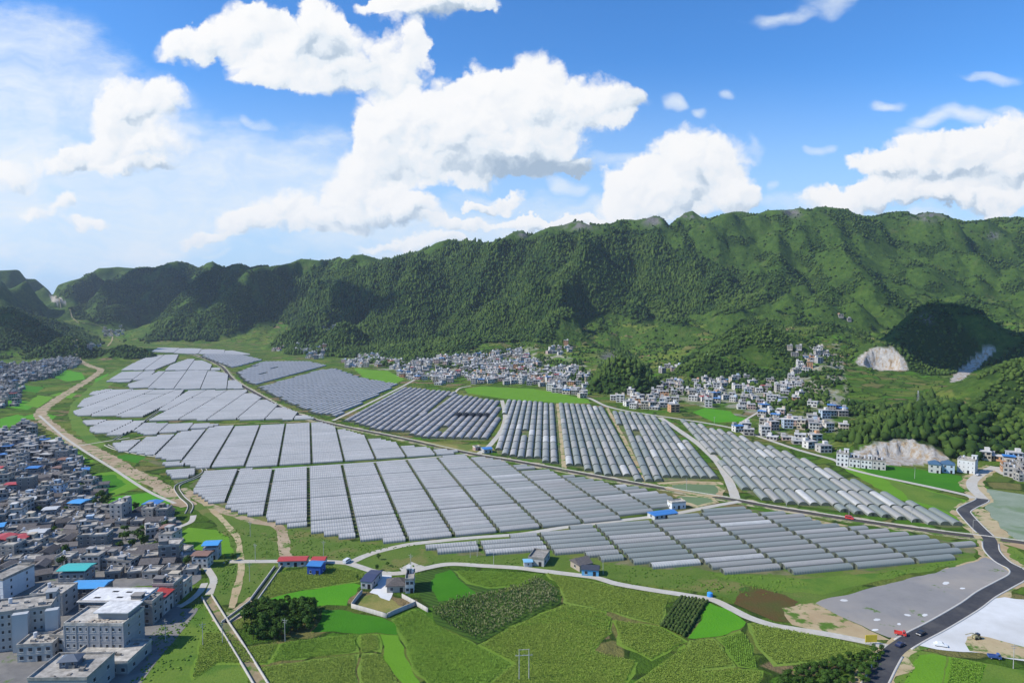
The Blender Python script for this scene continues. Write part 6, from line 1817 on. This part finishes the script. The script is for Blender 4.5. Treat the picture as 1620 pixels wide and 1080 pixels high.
m_ = MB(); m_.cyl(0, 0, 1.702, 2.1, 1.2, .4, 16); m_.build('lid', simple('blue_lid', (.05, .28, .64), .4, .1, 1, .4), tk)
# black shade nets thrown over some tunnels
net = simple('shade_net', (.018, .019, .024), .85, .2, 1)
NETX = []
for t in TUN:
    (dist, x, y, ang, ln, wd, hh, bn, k, j) = t
    if bn != 'the block with black netting': continue
    u, v = project(np.array(x), np.array(y), np.array(1.0))
    if 718 < u < 778 and 651 < v < 668: NETX.append((float(u), t))
NETX.sort(key=lambda q: q[0])
for i, (u, (dist, x, y, ang, ln, wd, hh, bn, k, j)) in enumerate(NETX[::2][:9]):
    V_, F_, uv = tunnel_mesh(ln * .8, wd * 1.04, hh * 1.06)
    o = link('shade_net', np_mesh('shade_net', V_, F_, net, uv=uv)); o.location = (x, y, .05); o.rotation_euler = (0, 0, ang)
    tag(o, f'black shade net over a grey tunnel, {ordw(i + 1)} from the left of the netted ones', 'shade net', 'black shade nets on the greenhouses')

# ---------------------------------------------------------------- clouds that throw the shade on the hills, and the air
def cloud(x, y, z, rx, ry, rz_, seed):
    rg = np.random.default_rng(seed)
    pv, pf = ico(3); V_, F_ = [], []
    for i in range(14):
        c = np.array([rg.uniform(-.7, .7) * rx, rg.uniform(-.7, .7) * ry, rg.uniform(-.2, .5) * rz_])
        s = rg.uniform(.35, .6)
        d = 1 + .25 * (fbm(pv[:, 0] * 2 + i * 7, pv[:, 1] * 2 + pv[:, 2], 3, seed) - .5)
        F_.append(pf + len(V_) * len(pv)); V_.append(pv * d[:, None] * np.array([rx * s, ry * s, rz_ * s]) + c)
    o = link('cloud', np_mesh('cloud', np.concatenate(V_), np.concatenate(F_), CLOUDM, smooth=True)); o.location = (x, y, z); o['kind'] = 'structure'


CLOUDM, _gg, _bb = new_mat('cloud_white'); _bb.inputs['Base Color'].default_value = (.9, .9, .92, 1); _bb.inputs['Roughness'].default_value = 1
def shade_at(u, Y, z, alt, rx, ry, seed):
    x = (u - 810) / 1080 * (Y + 7); k = (alt - z) / TO_SUN.z
    cloud(x + TO_SUN.x * k, Y + TO_SUN.y * k, alt, rx, ry, 50, seed)


shade_at(1492, 1180, 70, 900, 104, 96, 3)
for (u, Y, z, alt, rx, ry, sd) in ((400, 2720, 180, 1700, 210, 300, 7), (575, 2250, 130, 1700, 170, 170, 8), (30, 1850, 70, 1500, 260, 150, 11), (245, 3000, 180, 1800, 170, 200, 12)):
    shade_at(u, Y, z, alt, rx, ry, sd)
shade_at(1610, 1130, 70, 900, 95, 80, 5)
# thin blue air over the far hills
hzm, _gg, _bb = new_mat('haze')
hzm.node_tree.nodes.remove(_bb)
pvn = _gg.n('ShaderNodeVolumePrincipled'); pvn.inputs['Color'].default_value = (.70, .83, 1.0, 1); pvn.inputs['Density'].default_value = .000042; pvn.inputs['Anisotropy'].default_value = .2
hzm.node_tree.links.new(pvn.outputs[0], hzm.node_tree.nodes['Material Output'].inputs['Volume'])
hb = MB(); hb.box(-15500, 15500, -15500, 15500, -1.5, 620)
hzo = hb.build('haze', hzm); hzo['kind'] = 'stuff'; hzo['label'] = 'thin blue haze filling the valley air'
